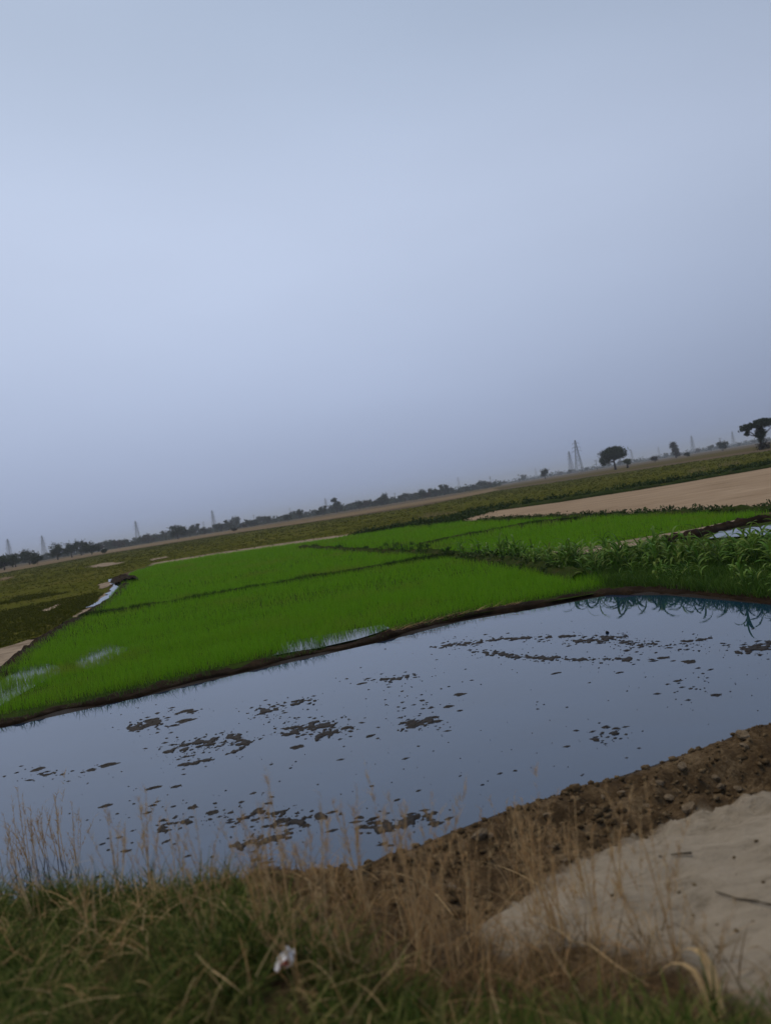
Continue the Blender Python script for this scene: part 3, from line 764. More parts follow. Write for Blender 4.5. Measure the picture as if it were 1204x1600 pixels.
# ------------------------------------------------------------------ mud in the water
def clod_mesh(k):
    rr = np.random.default_rng(100 + k)
    n = 30; rings = 4; V = [(0, 0, 1.0)]
    a = np.linspace(0, 2 * np.pi, n, endpoint=False)
    rad = 1 + sum(.42 / f ** .75 * rr.uniform(.4, 1) * np.sin(a * f + rr.uniform(0, 6)) for f in (2, 3, 4, 6, 9)) + rr.uniform(-.16, .16, n)
    rad = np.clip(rad, .22, 1.7)
    for q in range(1, rings + 1):
        t = q / rings
        for i in range(n):
            V.append((np.cos(a[i]) * rad[i] * t, np.sin(a[i]) * rad[i] * t * .8, (1 - t ** 2) * rr.uniform(.2, 1.5) - (.9 if q == rings else .0)))
    me = bpy.data.meshes.new('mud_clod')
    Fs = [(0, 1 + i, 1 + (i + 1) % n) for i in range(n)]
    for q in range(rings - 1):
        o0 = 1 + q * n; o1 = o0 + n
        for i in range(n): Fs.append((o0 + i, o1 + i, o1 + (i + 1) % n, o0 + (i + 1) % n))
    me.from_pydata([tuple(map(float, q)) for q in V], [], Fs); me.update()
    me.polygons.foreach_set('use_smooth', [True] * len(me.polygons)); me.materials.append(MAT['mud'])
    return me
CLODS = [clod_mesh(k) for k in range(10)]
def clod(px, py, wpx, label, group=None, tilt=0.0, asp=None, hh=None):
    """a clod wpx photograph-pixels wide"""
    x, y = g(px, py); w = abs(g(px + wpx / 2, py)[0] - g(px - wpx / 2, py)[0]) / 2
    asp = asp or random.uniform(.45, .95)
    o = mobj('mud_clod', CLODS[random.randrange(10)], loc=(x, y, .0), rot=(0, 0, R(9) + tilt + random.uniform(-.3, .3)), s=(w, w * asp * 1.3, hh or min(.018, .005 + w * .05)))
    return tag(o, label, 'mud clod', group)
L0 = 'lone dark mud clod lying in the water '
ONE = [(60, 1202, 20, 'biggest clod of the few at the left edge of the water'), (565, 1068, 16, 'ragged clod upper middle of the water'),
       (465, 1167, 28, 'long flat clod below the middle mud cluster'), (578, 1150, 20, 'round clod right of the middle mud cluster'), (718, 1085, 24, 'thin flat clod in the open water right of centre'),
       (700, 1104, 22, 'arrow-shaped clod in the open water right of centre'), (868, 1052, 20, 'angular clod below the right mud arc'), (967, 1051, 16, 'flat clod in the open water below the right mud arc'),
       (1118, 1086, 24, 'pale-topped clod standing nearest the right bank'), (1058, 1064, 20, 'clod between the right mud arc and the pale-topped clod'), (1035, 1028, 30, 'long clod at the right end of the mud arc'),
       (1076, 1034, 34, 'longest flat clod at the right end of the mud arc'), (948, 989, 9, 'small upright clod above the right mud arc'), (275, 1229, 15, 'ring-like clod in the lower left water'),
       (240, 1231, 22, 'double flat clod in the lower left water'), (400, 1343, 16, 'clod nearest the near shore at left of centre'), (620, 1250, 12, 'small flat clod in the lower middle water'),
       (143, 1203, 18, 'smooth oval clod left of the curved mud ridge'), (290, 1126, 30, 'slanting streak of mud above the curved ridge'), (170, 1195, 30, 'thin long clod left of the curved mud ridge')]
for px, py, w, lab in ONE: clod(px, py, w, 'dark ' + lab, None, hh=.03 if 'upright' in lab else None)
CL = [  # centre, spread x, spread y, count, sizes, where
    (300, 1170, 34, 11, 16, (6, 18), 'in the cluster above the curved ridge at left'), (232, 1133, 26, 6, 7, (12, 30), 'in the small group left of the far mud bank'),
    (280, 1112, 20, 3, 4, (8, 22), 'in the row close under the far mud bank at left'), (85, 1209, 30, 5, 6, (6, 12), 'among the few at the left edge of the water'),
    (440, 1104, 26, 8, 18, (5, 16), 'in the upper middle mud cluster'), (482, 1133, 34, 9, 22, (6, 20), 'in the lower middle mud cluster'), (522, 1143, 16, 4, 4, (12, 26), 'in the streaks right of the lower middle cluster'),
    (612, 1062, 24, 6, 8, (4, 9), 'in the sprinkle upper middle of the water'), (640, 1105, 22, 10, 8, (6, 16), 'in the line leading down to the middle streaks'), (655, 1131, 18, 5, 6, (14, 34), 'in the middle streaks of the water'),
    (720, 1008, 30, 5, 14, (6, 20), 'at the left end of the right mud arc'), (830, 997, 55, 3, 14, (6, 22), 'along the upper side of the right mud arc'), (850, 1024, 75, 4, 24, (6, 24), 'along the lower side of the right mud arc'),
    (935, 999, 26, 4, 9, (12, 40), 'in the thick heap of the right mud arc'), (995, 1008, 24, 5, 7, (8, 24), 'between the thick heap and the right end of the arc'), (1060, 1012, 30, 5, 7, (6, 14), 'scattered above the long right clods'),
    (1180, 1012, 26, 8, 7, (20, 52), 'in the mud patch at the right edge of the water'), (1090, 1070, 40, 12, 8, (4, 10), 'sprinkled around the pale-topped clod'), (945, 1151, 16, 7, 4, (8, 24), 'in the slanting group in the open right water'),
    (395, 1272, 34, 9, 16, (6, 20), 'in the lower left cluster before the near shore'), (440, 1285, 30, 7, 10, (10, 26), 'in the streaks right of the lower left cluster'), (390, 1318, 26, 12, 7, (8, 22), 'in the group closest to the near shore'),
    (275, 1262, 50, 16, 9, (6, 26), 'sprinkled over the lower left water'), (620, 1292, 40, 14, 9, (10, 30), 'in the faint streaks along the near shore'), (220, 1300, 60, 24, 6, (8, 18), 'low at left behind the dry stalks'),
    (790, 1090, 120, 40, 10, (4, 9), 'sprinkled over the open water right of centre'), (560, 1200, 110, 30, 7, (4, 9), 'sprinkled over the open middle water')]
KEEP = ('few', 'row', 'sprinkle', 'scattered', 'line leading', 'low at left', 'small group', 'streaks right', 'slanting', 'streaks of the water', 'faint streaks')
for cx, cy, sx, sy, n, (a, b), wh in CL:
    if not any(k in wh for k in KEEP): continue
    for k in range(n):
        px = cx + random.gauss(0, sx); py = cy + random.gauss(0, sy) - (px - cx) * .06
        clod(px, py, random.uniform(a, b) * (1 if random.random() < .5 else .6), 'dark wet mud clod ' + wh, 'mud clods ' + wh)
def heap(line_px, wpx, label, seed, lift=0.0, freq=15.0, res=.014):
    """a shoal of mud just under the water whose ragged tops break the surface"""
    ln = np.array(gs(line_px)); wid = abs(g(line_px[0][0] + wpx, line_px[0][1])[0] - ln[0][0])
    lo = ln.min(0) - wid * 2.2; hi = ln.max(0) + wid * 2.2
    nx = int((hi[0] - lo[0]) / res) + 2; ny_ = int((hi[1] - lo[1]) / res) + 2
    X, Y = np.meshgrid(np.linspace(lo[0], hi[0], nx), np.linspace(lo[1], hi[1], ny_), indexing='ij')
    d = pdist(np.stack([X.ravel(), Y.ravel()], 1), ln if len(ln) > 1 else np.vstack([ln, ln + .01])).reshape(X.shape)
    e = np.exp(-(d / wid) ** 2)
    v = fbm(X * freq, Y * freq * .75, seed, 5) * 1.25 - .35 * np.abs(fbm(X * freq * 1.7, Y * freq * 1.5, seed + 40, 3)) + .4 * fbm(X * 2.5, Y * 2.5, seed + 60, 2) + e * .80 - .66 + lift * .8
    Z = np.clip(v * .045, -.04, .011) + .006 * fbm(X * 40, Y * 40, seed + 9, 2) * (v > -.05)
    Z = np.where(d > 2.0 * wid, -.05, Z)
    Z[0] = Z[-1] = -.06; Z[:, 0] = Z[:, -1] = -.06
    c = ln.mean(0)
    Vv = np.stack([X.ravel() - c[0], Y.ravel() - c[1], Z.ravel()], 1)
    i_, j_ = np.meshgrid(np.arange(nx - 1), np.arange(ny_ - 1), indexing='ij'); q = (i_ * ny_ + j_).ravel()
    return tag(mobj('mud_shoal', fast_mesh('mud_shoal', Vv, np.stack([q, q + ny_, q + ny_ + 1, q + 1], 1), MAT['mud'], True), loc=(c[0], c[1], 0)), label, 'mud')
HEAPS = [([(283, 1196), (315, 1188), (345, 1180), (372, 1173), (382, 1163), (374, 1153), (362, 1148)], 12, 'curved hook of mud breaking the left water', .14),
    ([(270, 1172), (300, 1164), (335, 1158)], 22, 'ragged mud patch inside the curved hook at left', .02), ([(205, 1134), (245, 1133)], 15, 'ragged mud streak left of the curved hook', .04),
    ([(415, 1110), (440, 1104), (470, 1098)], 24, 'ragged mud patch upper middle of the water', .03), ([(455, 1142), (485, 1134), (515, 1130)], 28, 'largest ragged mud patch in the middle of the water', .06),
    ([(500, 1150), (525, 1142), (545, 1137)], 13, 'streaky mud patch right of the largest middle patch', .06), ([(625, 1130), (655, 1131), (675, 1124)], 17, 'streaky mud patch in the open middle water', .02),
    ([(690, 1010), (715, 1007), (745, 1004)], 18, 'ragged mud at the left end of the right arc', .02), ([(770, 1000), (830, 996), (890, 994)], 10, 'thin line of mud along the upper side of the right arc', .06),
    ([(750, 1018), (810, 1026), (870, 1030), (940, 1031), (990, 1028)], 13, 'long line of mud along the lower side of the right arc', .06), ([(905, 1003), (930, 999), (960, 996)], 18, 'broad brown mud patch in the right arc', .16),
    ([(975, 1004), (1000, 1008), (1020, 1006)], 14, 'mud patch right of the broad brown one', .02), ([(1075, 1002), (1110, 996)], 14, 'faint mud patch below the maize reflections', -.04),
    ([(1165, 1018), (1185, 1012), (1210, 1006)], 26, 'mud patch at the right edge of the water', .1), ([(930, 1156), (962, 1145)], 10, 'slanting mud streak in the open right water', .03),
    ([(375, 1278), (400, 1272), (430, 1268)], 28, 'ragged mud patch in the lower left water', .02), ([(430, 1290), (465, 1284), (495, 1278)], 20, 'streaky mud patch right of the lower left one', .02),
    ([(375, 1322), (395, 1316), (440, 1310)], 22, 'mud patch closest to the near shore at left', .0), ([(590, 1296), (625, 1288), (660, 1280)], 26, 'faint streaked mud along the near shore', -.02),
    ([(255, 1290), (285, 1286)], 18, 'small mud patch low behind the left stalks', .0), ([(600, 1062), (625, 1060)], 15, 'small mud sprinkle upper middle of the water', -.03)]
for q, (lp, w, lab, lf) in enumerate(HEAPS): heap(lp, w, lab, 200 + q * 7, lf)
# specks too many to count
cs = [(c[0], c[1], c[2] * 1.4, c[3] * 1.4) for c in CL]
V = []; F = []
def speck(px, py, r):
    x, y = g(px, py)
    if sdf(np.array([[x, y]]), POND)[0] < .2: return
    o = len(V); m = 9; ex = random.uniform(1.0, 2.2); ph = random.uniform(0, 6.28)
    for i in range(m):
        a = 6.283 * i / m; q = r * random.uniform(.5, 1.3) * (1 + .4 * math.sin(2 * a + ph)); V.append((x + math.cos(a) * q * ex, y + math.sin(a) * q * .8, -.008))
    V.append((x, y, r * .22 + .003))
    for i in range(m): F.append((o + i, o + (i + 1) % m, o + m))
for c in cs:
    for k in range(40): speck(random.gauss(c[0], c[2]), random.gauss(c[1], c[3]), .007 + .04 * random.random() ** 2.5)
for ln, wd in (([(690, 1012), (760, 1001), (860, 995), (930, 993), (985, 995)], 3), ([(690, 1010), (760, 1019), (850, 1029), (930, 1032), (1000, 1028)], 4), ([(945, 1000), (990, 1003), (1040, 1010), (1110, 1000)], 5), ([(270, 1185), (320, 1170), (370, 1160)], 6), ([(400, 1115), (450, 1130), (500, 1140), (540, 1145)], 7)):
    p = resample(np.array(ln, float), 3.0)
    for k in range(90):
        q = p[random.randrange(len(p))]; speck(q[0] + random.gauss(0, 3), q[1] + random.gauss(0, wd), .007 + .035 * random.random() ** 2.5)
for k in range(160): speck(random.uniform(0, 1204), random.uniform(960, 1340), random.uniform(.006, .018))
tag(mobj('mud_specks', fast_mesh('mud_specks', V, F, MAT['mud'], True)), 'tiny mud specks dotting the water', 'mud', kind='stuff')

# ------------------------------------------------------------------ near bank: clods and stones
ROCKS = [rock_mesh('stone', MAT['stone'], k) for k in range(8)]
RC = [rock_mesh('clod', MAT['clod'], 30 + k, .75, 1, .8) for k in range(5)]
BANK = np.array(POND[:10][::-1])
def bank_pts(n, smin, smax, x0=-1.2, x1=4.5):
    out = []
    while len(out) < n:
        q = rng.uniform([x0, 2.6], [x1, 8.2], (n * 6, 2))
        _, d, s, near = height(q[:, 0], q[:, 1])
        q = q[near & (s > smin) & (s < smax) & (sdf(q, TRACK) < -.02)]
        out.extend(q.tolist())
    return np.array(out[:n])
# loose clods, one mass
pp = bank_pts(2000, .0, 1.75)
z = height(pp[:, 0], pp[:, 1])[0]
Vs = []; Fs = []; o = 0
base = [(np.array([v.co[:] for v in m.vertices]), np.array([p.vertices[:] for p in m.polygons])) for m in RC]
for (x, y), zq in zip(pp, z):
    bv, bf = base[random.randrange(5)]
    s = .007 + .036 * random.random() ** 4; a = random.uniform(0, 6.28); c_, s_ = math.cos(a), math.sin(a)
    v = bv * s * np.array([random.uniform(.8, 1.5), 1, random.uniform(.7, 1.2)])
    v = np.c_[v[:, 0] * c_ - v[:, 1] * s_, v[:, 0] * s_ + v[:, 1] * c_, v[:, 2]] + (x, y, zq + s * .25)
    Vs.append(v); Fs.append(bf + o); o += len(v)
tag(mobj('loose_clods', fast_mesh('loose_clods', np.concatenate(Vs), np.concatenate(Fs), MAT['clod'])), 'crumbled brown soil clods covering the near bank', 'soil', kind='stuff')
# stones one can pick out
ST = [(1160, 1152, 22, 'biggest pale stone high on the bank at the right border'), (1162, 1168, 16, 'flat pale stone just under the biggest one at the right border'), (1065, 1200, 18, 'pale rounded stone on the bank crest right of centre'),
      (1046, 1250, 18, 'flat cream stone at the foot of the bank beside the track'), (1076, 1265, 24, 'long pale slab lying where the bank meets the track'), (970, 1240, 12, 'pale upright stone among the orange stalks on the bank'),
      (943, 1248, 12, 'small bright stone left of the upright one on the bank'), (855, 1277, 16, 'bright stone near the water edge on the bank'), (750, 1308, 24, 'large pale stone of the pair in the middle of the bank'),
      (766, 1308, 14, 'small pale stone of the pair in the middle of the bank'), (642, 1340, 18, 'pale stone at the left end of the bank near the shore'), (1118, 1218, 14, 'small grey stone above the dark hollow at the right'),
      (1154, 1236, 16, 'tan stone low on the bank by the right border'), (1125, 1232, 16, 'brown stone low in the dark hollow at the right'), (976, 1290, 14, 'cream stone at the edge of the track fill'), (1030, 1226, 14, 'tan stone on the brown bank, left of the hollow'), (862, 1326, 14, 'grey stone at the bank foot beside the track tip'), (705, 1388, 18, 'flat grey stone lying in the dead grass'), (1010, 1262, 12, 'small tan stone behind the track edge')]
for px, py, w, lab in ST:
    x, y, z = hit(px, py, .2); r = w / 2 * y / FPX * 1.05
    o = mobj('stone', ROCKS[random.randrange(8)], loc=(x, y, z + r * .35), rot=(random.uniform(-.3, .3), random.uniform(-.3, .3), random.uniform(0, 6.28)), s=(r, r, r * random.uniform(.7, 1)))
    tag(o, lab, 'stone')
for k, (x, y) in enumerate(bank_pts(70, .12, 1.6, -.9, 3.6)):
    r = .014 + .045 * random.random() ** 2; z = hz(x, y)
    o = mobj('soil_lump', RC[random.randrange(5)], loc=(x, y, z + r * .3), rot=(random.uniform(-.4, .4), random.uniform(-.4, .4), random.uniform(0, 6.28)), s=(r * 1.1, r, r * random.uniform(.7, 1)))
    zone = ('left end of the near bank behind the stalks', 'middle of the near bank', 'right part of the near bank', 'near bank at the right border')[int(x > .2) + int(x > 1.2) + int(x > 2.2)]
    edge_ = pdist(np.array([[x, y]]), NEAR_LINE)[0]; row = ('by the water', 'halfway up', 'by the track')[int(edge_ > .45) + int(edge_ > 1.0)]
    tag(o, 'brown soil lump ' + row + ', ' + zone, 'soil lump', 'soil lumps ' + row + ', ' + zone)
# small things on the track
TP = [(1030, 1338, 'pair'), (984, 1347, ''), (1146, 1340, ''), (1000, 1366, ''), (1150, 1367, ''), (1094, 1388, ''), (1084, 1383, ''), (1112, 1380, ''), (1192, 1380, ''), (1082, 1430, ''), (1060, 1395, ''), (975, 1405, ''), (1120, 1445, ''), (1150, 1455, ''), (1175, 1440, ''), (1045, 1450, ''), (1120, 1480, ''), (955, 1400, ''), (1000, 1385, ''), (1180, 1315, ''), (900, 1395, ''), (930, 1420, '')]
for px, py, _ in TP:
    x, y, z = hit(px, py, .5); r = .005 + .011 * random.random() ** 1.5
    tag(mobj('soil_lump', RC[random.randrange(5)], loc=(x, y, z + r * .2), rot=(0, 0, random.uniform(0, 6.28)), s=(r * random.uniform(.9, 1.6), r, r * random.uniform(.5, .9))), 'small dark crumb of soil lying on the pale dirt track', 'soil lump', 'crumbs on the track')
def stick(pxs, r, lab, z0=.5, lift=.012):
    pts = [Vector(hit(a, b, z0)) + Vector((0, 0, lift)) for a, b in pxs]
    o0 = pts[0].copy(); bm = bmesh.new(); tube(bm, [p - o0 for p in pts], [r * (1 - .5 * k / (len(pts) - 1)) for k in range(len(pts))], 6)
    return tag(mobj('stick', bm_mesh('stick', bm, MAT['bark'], True), loc=o0), lab, 'stick')
stick([(1205, 1418), (1180, 1412), (1150, 1408), (1118, 1397)], .006, 'long thin dark stick lying on the pale dirt track')
stick([(1080, 1336), (1062, 1337), (1048, 1339)], .006, 'short dark stick at the top of the dirt track')

# ------------------------------------------------------------------ verge: grass, dead grass, straw
def verge(n, fn, x0=-5.0, x1=3.4, y0=1.7, y1=5.6):
    out = []; tot = 0
    while tot < n:
        q = rng.uniform([x0, y0], [x1, y1], (n * 2, 2))
        z_, d, s, near = height(q[:, 0], q[:, 1])
        q = q[near & (np.abs(q[:, 0]) < q[:, 1] * .75 + .3)]
        q = q[rng.random(len(q)) < fn(q)]; out.append(q); tot += len(q)
    q = np.concatenate(out)[:n]
    return np.c_[q, height(q[:, 0], q[:, 1])[0] - .01]
def grass_d(q):
    x, y = q[:, 0], q[:, 1]
    lim = np.interp(x, [-4, -2.2, -1.4, -.9, -.5, 0, .5, 1.0, 2], [5.3, 4.7, 4.35, 3.75, 3.4, 3.0, 2.7, 2.55, 2.5])
    e = lim - y + .5 * fbm(x * 2.2, y * 2.2, 91, 3)
    return np.clip(e / .35, 0, 1) * np.clip(.8 + .9 * fbm(x * 1.6, y * 1.6, 95, 3), .15, 1)
def dead_d(q):
    x, y = q[:, 0], q[:, 1]
    lim = np.interp(x, [-3, -1.2, -.6, 0, .5, 1.0, 1.6, 2.5], [4.6, 4.7, 4.7, 4.3, 3.8, 3.3, 3.0, 2.9])
    e = lim - y + .5 * fbm(x * 2.0, y * 2.0, 99, 3)
    tf = np.clip(.35 - sdf(q, TRACK), .06, 1)
    return np.clip(e / .5, 0, 1) * np.clip(.45 + 1.1 * fbm(x * 1.9, y * 1.9, 101, 3), .05, 1) * tf * np.interp(x + .35 * (y - 3.2), [-1.5, -.75, -.2], [.22, .32, 1]) * np.interp(y, [2.4, 3.1], [.35, 1])
BAG = hit(452, 1540, .7)
B = verge(48000, grass_d)
B = B[((B[:, 0] - BAG[0]) / .14) ** 2 + ((B[:, 1] - BAG[1] + .12) / .22) ** 2 > 1]; n = len(B)
dense = .8 + .5 * fbm(B[:, 0] * 1.3, B[:, 1] * 1.3, 111, 3)
gv = blades(B, rng.uniform(.10, .38, n) * dense, rng.uniform(.004, .013, n), rng.uniform(.1, 1.1, n), rng.uniform(0, 6.28, n), rng.uniform(.3, 1.8, n), 4)
tag(mobj('verge_grass', fast_mesh('verge_grass', gv[0], gv[1], MAT['grass'], False, var=gv[2])), 'tangled dark green grass of the roadside verge', 'grass', kind='stuff')
B = verge(4500, dead_d)
B = B[((B[:, 0] - BAG[0]) / .14) ** 2 + ((B[:, 1] - BAG[1] + .12) / .22) ** 2 > 1]; n = len(B)
dv = blades(B, rng.uniform(.06, .26, n), rng.uniform(.003, .006, n), rng.uniform(.2, 1.2, n), rng.uniform(0, 6.28, n), rng.uniform(.2, 1.4, n), 4)
B = verge(1500, lambda q: np.maximum(grass_d(q), dead_d(q))); n = len(B); B[:, 2] += rng.uniform(.02, .16, n)
dw = blades(B, rng.uniform(.10, .34, n), rng.uniform(.003, .006, n), rng.uniform(.7, 1.3, n), rng.uniform(0, 6.28, n), rng.uniform(.1, 1.4, n), 6)
V, F, v = merge([dv])
tag(mobj('dead_grass', fast_mesh('dead_grass', V, F, MAT['dead_grass'], False, var=v)), 'brown dead grass littering the verge and bank', 'grass', kind='stuff')
q_ = along(gs([(610, 994), (720, 966), (800, 952)]), 90, .08); n_ = len(q_)
dw2 = blades(np.c_[q_, np.full(n_, .10)], rng.uniform(.1, .4, n_), .012, rng.uniform(1.2, 1.55, n_), rng.uniform(-.3, .6, n_), rng.uniform(0, .3, n_), 6)
dw = merge([dw, dw2])
tag(mobj('fallen_straw', fast_mesh('fallen_straw', dw[0], dw[1], MAT['straw'], False, var=dw[2])), 'pale fallen straws strewn over the verge grass and mud bank', 'straw', kind='stuff')

# tall dry stalk tufts
def stalk_tuft(k):
    rr = np.random.default_rng(300 + k); nst = int(rr.integers(4, 9))
    root = empty('dry_grass_tuft')
    a = rr.uniform(0, 6.28, nst); b = np.c_[rr.normal(0, .025, (nst, 2)), np.zeros(nst)]
    L = rr.uniform(.45, .85, nst); lean = rr.uniform(.02, .28, nst); bend = rr.uniform(.0, .45, nst)
    V, F, v = blades(b, L, rr.uniform(.005, .0085, nst), lean, a, bend, 6, twist=np.zeros(nst))
    parts = [(V, F, v)]
    # base leaves
    nb = 11; a2 = rr.uniform(0, 6.28, nb)
    parts.append(blades(np.c_[rr.normal(0, .04, (nb, 2)), np.zeros(nb)], rr.uniform(.12, .38, nb), .006, rr.uniform(.1, .7, nb), a2, rr.uniform(.2, 1.3, nb), 4))
    m = merge(parts)
    mobj('stems', fast_mesh('stems', m[0], m[1], MAT['straw'], False, var=m[2]), root)
    m_ = 14                                   # vertices per stem
    for q in range(nst):
        tip = V[q * m_ + 12:q * m_ + 14].mean(0); pre = V[q * m_ + 6:q * m_ + 8].mean(0)
        d = tip - pre; nh = 26; t = rr.random(nh)
        bb = pre + d * t[:, None]
        hv = blades(bb, rr.uniform(.025, .075, nh), .0045, rr.uniform(.15, .8, nh), rr.uniform(0, 6.28, nh), rr.uniform(0, .6, nh), 2)
        mobj('seed_head', fast_mesh('seed_head', hv[0], hv[1], MAT['straw'], False, var=hv[2]), root)
    return root
TUFTS = [stalk_tuft(k) for k in range(6)]
TU = [(30, 1372, 1.0), (62, 1365, 1.05), (95, 1370, 1.15), (120, 1380, .9), (190, 1420, .9), (235, 1440, 1.1), (285, 1420, .8), (330, 1440, .75), (405, 1480, 1.0), (425, 1490, .9), (455, 1470, 1.0), (505, 1480, 1.1), (570, 1440, 1.05),
      (640, 1470, 1.1), (662, 1480, 1.2), (735, 1450, .9), (800, 1400, .8), (838, 1430, .95), (862, 1450, 1.0), (905, 1400, .75), (930, 1480, .9), (965, 1400, .75), (1010, 1520, .9), (1045, 1500, .95), (545, 1540, 1.0), (700, 1550, 1.0), (330, 1520, .8), (870, 1540, .9), (1120, 1560, .7), (150, 1500, .7), (480, 1560, .8), (60, 1450, .8)]
TU += [(48, 1380, 1.1), (80, 1368, .95), (12, 1385, .9), (110, 1372, 1.0), (265, 1455, .8), (440, 1450, .9), (655, 1520, 1.0), (750, 1480, .9), (885, 1470, .85), (835, 1380, .8), (600, 1530, .9), (760, 1540, .9), (820, 1550, .85), (940, 1545, .8)]
usedt = set()
ORD = ('leftmost', 'second from the left', 'third from the left', 'fourth from the left', 'fifth from the left', 'sixth from the left', 'seventh from the left', 'eighth from the left', 'ninth from the left', 'tenth from the left', 'eleventh from the left', 'twelfth from the left', 'thirteenth from the left', 'fourteenth from the left', 'fifteenth from the left', 'sixteenth from the left', 'seventeenth from the left', 'eighteenth from the left', 'nineteenth from the left', 'twentieth from the left', '21st from the left', '22nd from the left')
cnt = {}
TU.sort()
for q, (px, py, s) in enumerate(TU):
    k = q % 6; o = TUFTS[k] if k not in usedt else copy_tree(TUFTS[k]); usedt.add(k)
    x, y, z = hit(px, py, .5)
    o.location = (x, y, z - .01); s *= .92; o.scale = (s, s, s); o.rotation_euler = (random.uniform(-.08, .08), random.uniform(-.06, .16), random.uniform(0, 6.28))
    if px < 130 and py < 1400: wh, gr = 'of the dry straw tufts clumped at the left border', 'straw tufts at the left border'
    elif px < 345: wh, gr = 'of the dry straw tufts in the dark green grass at left', 'straw tufts in the green grass'
    elif px < 700: wh, gr = 'of the tall dry straw tufts in the middle of the verge', 'straw tufts in the middle'
    elif py < 1490: wh, gr = 'of the dry straw tufts before the brown bank', 'straw tufts before the bank'
    else: wh, gr = 'of the dry straw tufts along the bottom right', 'straw tufts at the bottom right'
    lab = ORD[cnt.get(gr, 0)] + ' ' + wh; cnt[gr] = cnt.get(gr, 0) + 1
    tag(o, lab, 'grass tuft', gr)

# long bent straws and the curled pale blade
def bent(pxs, lifts, w, lab, name='bent_straw', m='straw'):
    pts = [np.array(hit(a, b, .6)) + (0, 0, l) for (a, b), l in zip(pxs, lifts)]
    p = resample(np.array(pts), .03); t = np.gradient(p, axis=0); t /= np.linalg.norm(t, axis=1)[:, None]
    view = p - np.array([0, 0, EYE]); sd = np.cross(t, np.array([0, .4, 1.0])); sd /= np.linalg.norm(sd, axis=1)[:, None]
    u = np.linspace(0, 1, len(p)); ww = w * np.sin(np.clip(u * .9 + .1, 0, 1) * math.pi) ** .6 + .0008
    o0 = p[0].copy(); up = np.cross(sd, t) * .25
    A = p - sd * ww[:, None] - o0; Bm = p - o0 + up * ww[:, None]; Cc = p + sd * ww[:, None] - o0
    n = len(p); V = np.concatenate([A, Bm, Cc]); k = np.arange(n - 1)
    F = np.concatenate([np.stack([k, k + 1, k + 1 + n, k + n], 1), np.stack([k + n, k + n + 1, k + 1 + 2 * n, k + 2 * n], 1)])
    return tag(mobj(name, fast_mesh(name, V, F, MAT[m], True, var=np.full(3 * n, .95)), loc=o0), lab, 'straw')
bent([(1130, 1600), (1115, 1560), (1095, 1545), (1072, 1538)], [.02, .12, .15, .13], .017, 'broad curled pale blade at the bottom right', 'curled_blade')
bent([(1110, 1585), (1090, 1562), (1060, 1554), (1035, 1556)], [.03, .11, .12, .09], .012, 'second pale blade curling left at the bottom right', 'curled_blade')
bent([(1015, 1555), (970, 1545), (925, 1520), (890, 1508)], [.04, .09, .12, .10], .0035, 'long reddish straw bending through the bottom right grass')
bent([(600, 1385), (640, 1395), (680, 1415), (710, 1440)], [.10, .10, .08, .03], .0035, 'long pale straw leaning over the brown bank')
bent([(755, 1365), (790, 1375), (825, 1388), (855, 1400)], [.08, .08, .06, .03], .003, 'pale straw lying over the tip of the dirt track')
bent([(330, 1455), (400, 1465), (450, 1468), (505, 1474)], [.10, .12, .12, .10], .0035, 'long straight straw lying across the middle grass')
bent([(320, 1448), (345, 1447), (365, 1462), (372, 1466)], [.12, .14, .12, .08], .004, 'short hooked straw left of the middle grass')
bent([(425, 1385), (455, 1387), (480, 1395), (510, 1408)], [.08, .09, .08, .05], .003, 'pale straw lying along the near shore')
bent([(460, 1500), (480, 1512), (500, 1524), (520, 1540)], [.10, .09, .07, .03], .003, 'thin straw crossing beside the white plastic bag')
bent([(465, 1552), (490, 1548), (515, 1560), (540, 1575)], [.10, .12, .10, .05], .0035, 'arched pale straw below the white plastic bag')
bent([(85, 1465), (110, 1466), (130, 1462), (150, 1456)], [.14, .15, .15, .14], .003, 'pale straw lying flat on the left dark grass')
bent([(315, 1545), (335, 1565), (360, 1580), (390, 1590)], [.14, .13, .12, .08], .005, 'whitish grass blade bending down at the bottom left')

# white plastic bag with a red print
x, y, z = BAG
bag = empty('plastic_bag', (x, y, z + .11), .2, .62)
bag.rotation_euler = (-1.0, .1, .3)
nb = 15; V = []
for a_ in range(nb):
    for b_ in range(nb):
        u, w_ = a_ / (nb - 1) - .5, b_ / (nb - 1) - .5
        V.append((u * .125 + w_ * .05, w_ * .03 - .02 * math.cos(u * 7), w_ * .115 + .012 * float(fbm(np.array([u * 6]), np.array([w_ * 6]), 7, 3)[0]) + .02 * u))
Vn = np.array(V); Vn[:, 1] += .03 * fbm(Vn[:, 0] * 30, Vn[:, 2] * 30, 17, 3); Vn[:, 0] *= .85 + .3 * fbm(Vn[:, 2] * 25, Vn[:, 2] * 3, 5, 2)
a_, b_ = np.meshgrid(np.arange(nb - 1), np.arange(nb - 1), indexing='ij'); q = (a_ * nb + b_).ravel()
FF = np.stack([q, q + nb, q + nb + 1, q + 1], 1)
th = Vn + np.array([0.004, .016, 0.0]) + np.c_[np.zeros(len(Vn)), .012 * fbm(Vn[:, 0] * 22, Vn[:, 2] * 22, 27, 3), np.zeros(len(Vn))]
mobj('sheet', fast_mesh('sheet', np.concatenate([Vn, th]), np.concatenate([FF, FF[:, ::-1] + len(Vn)]), MAT['plastic'], True), bag)
sel = [k for k in range(len(FF)) if (q[k] % nb) < 3 and 3 < q[k] // nb < 12]
mobj('red_print', fast_mesh('red_print', Vn + np.array([0, -.004, -.001]), FF[sel], MAT['red_print'], True), bag)
tag(bag, 'crumpled white plastic bag with a red print caught in the verge grass', 'plastic bag')

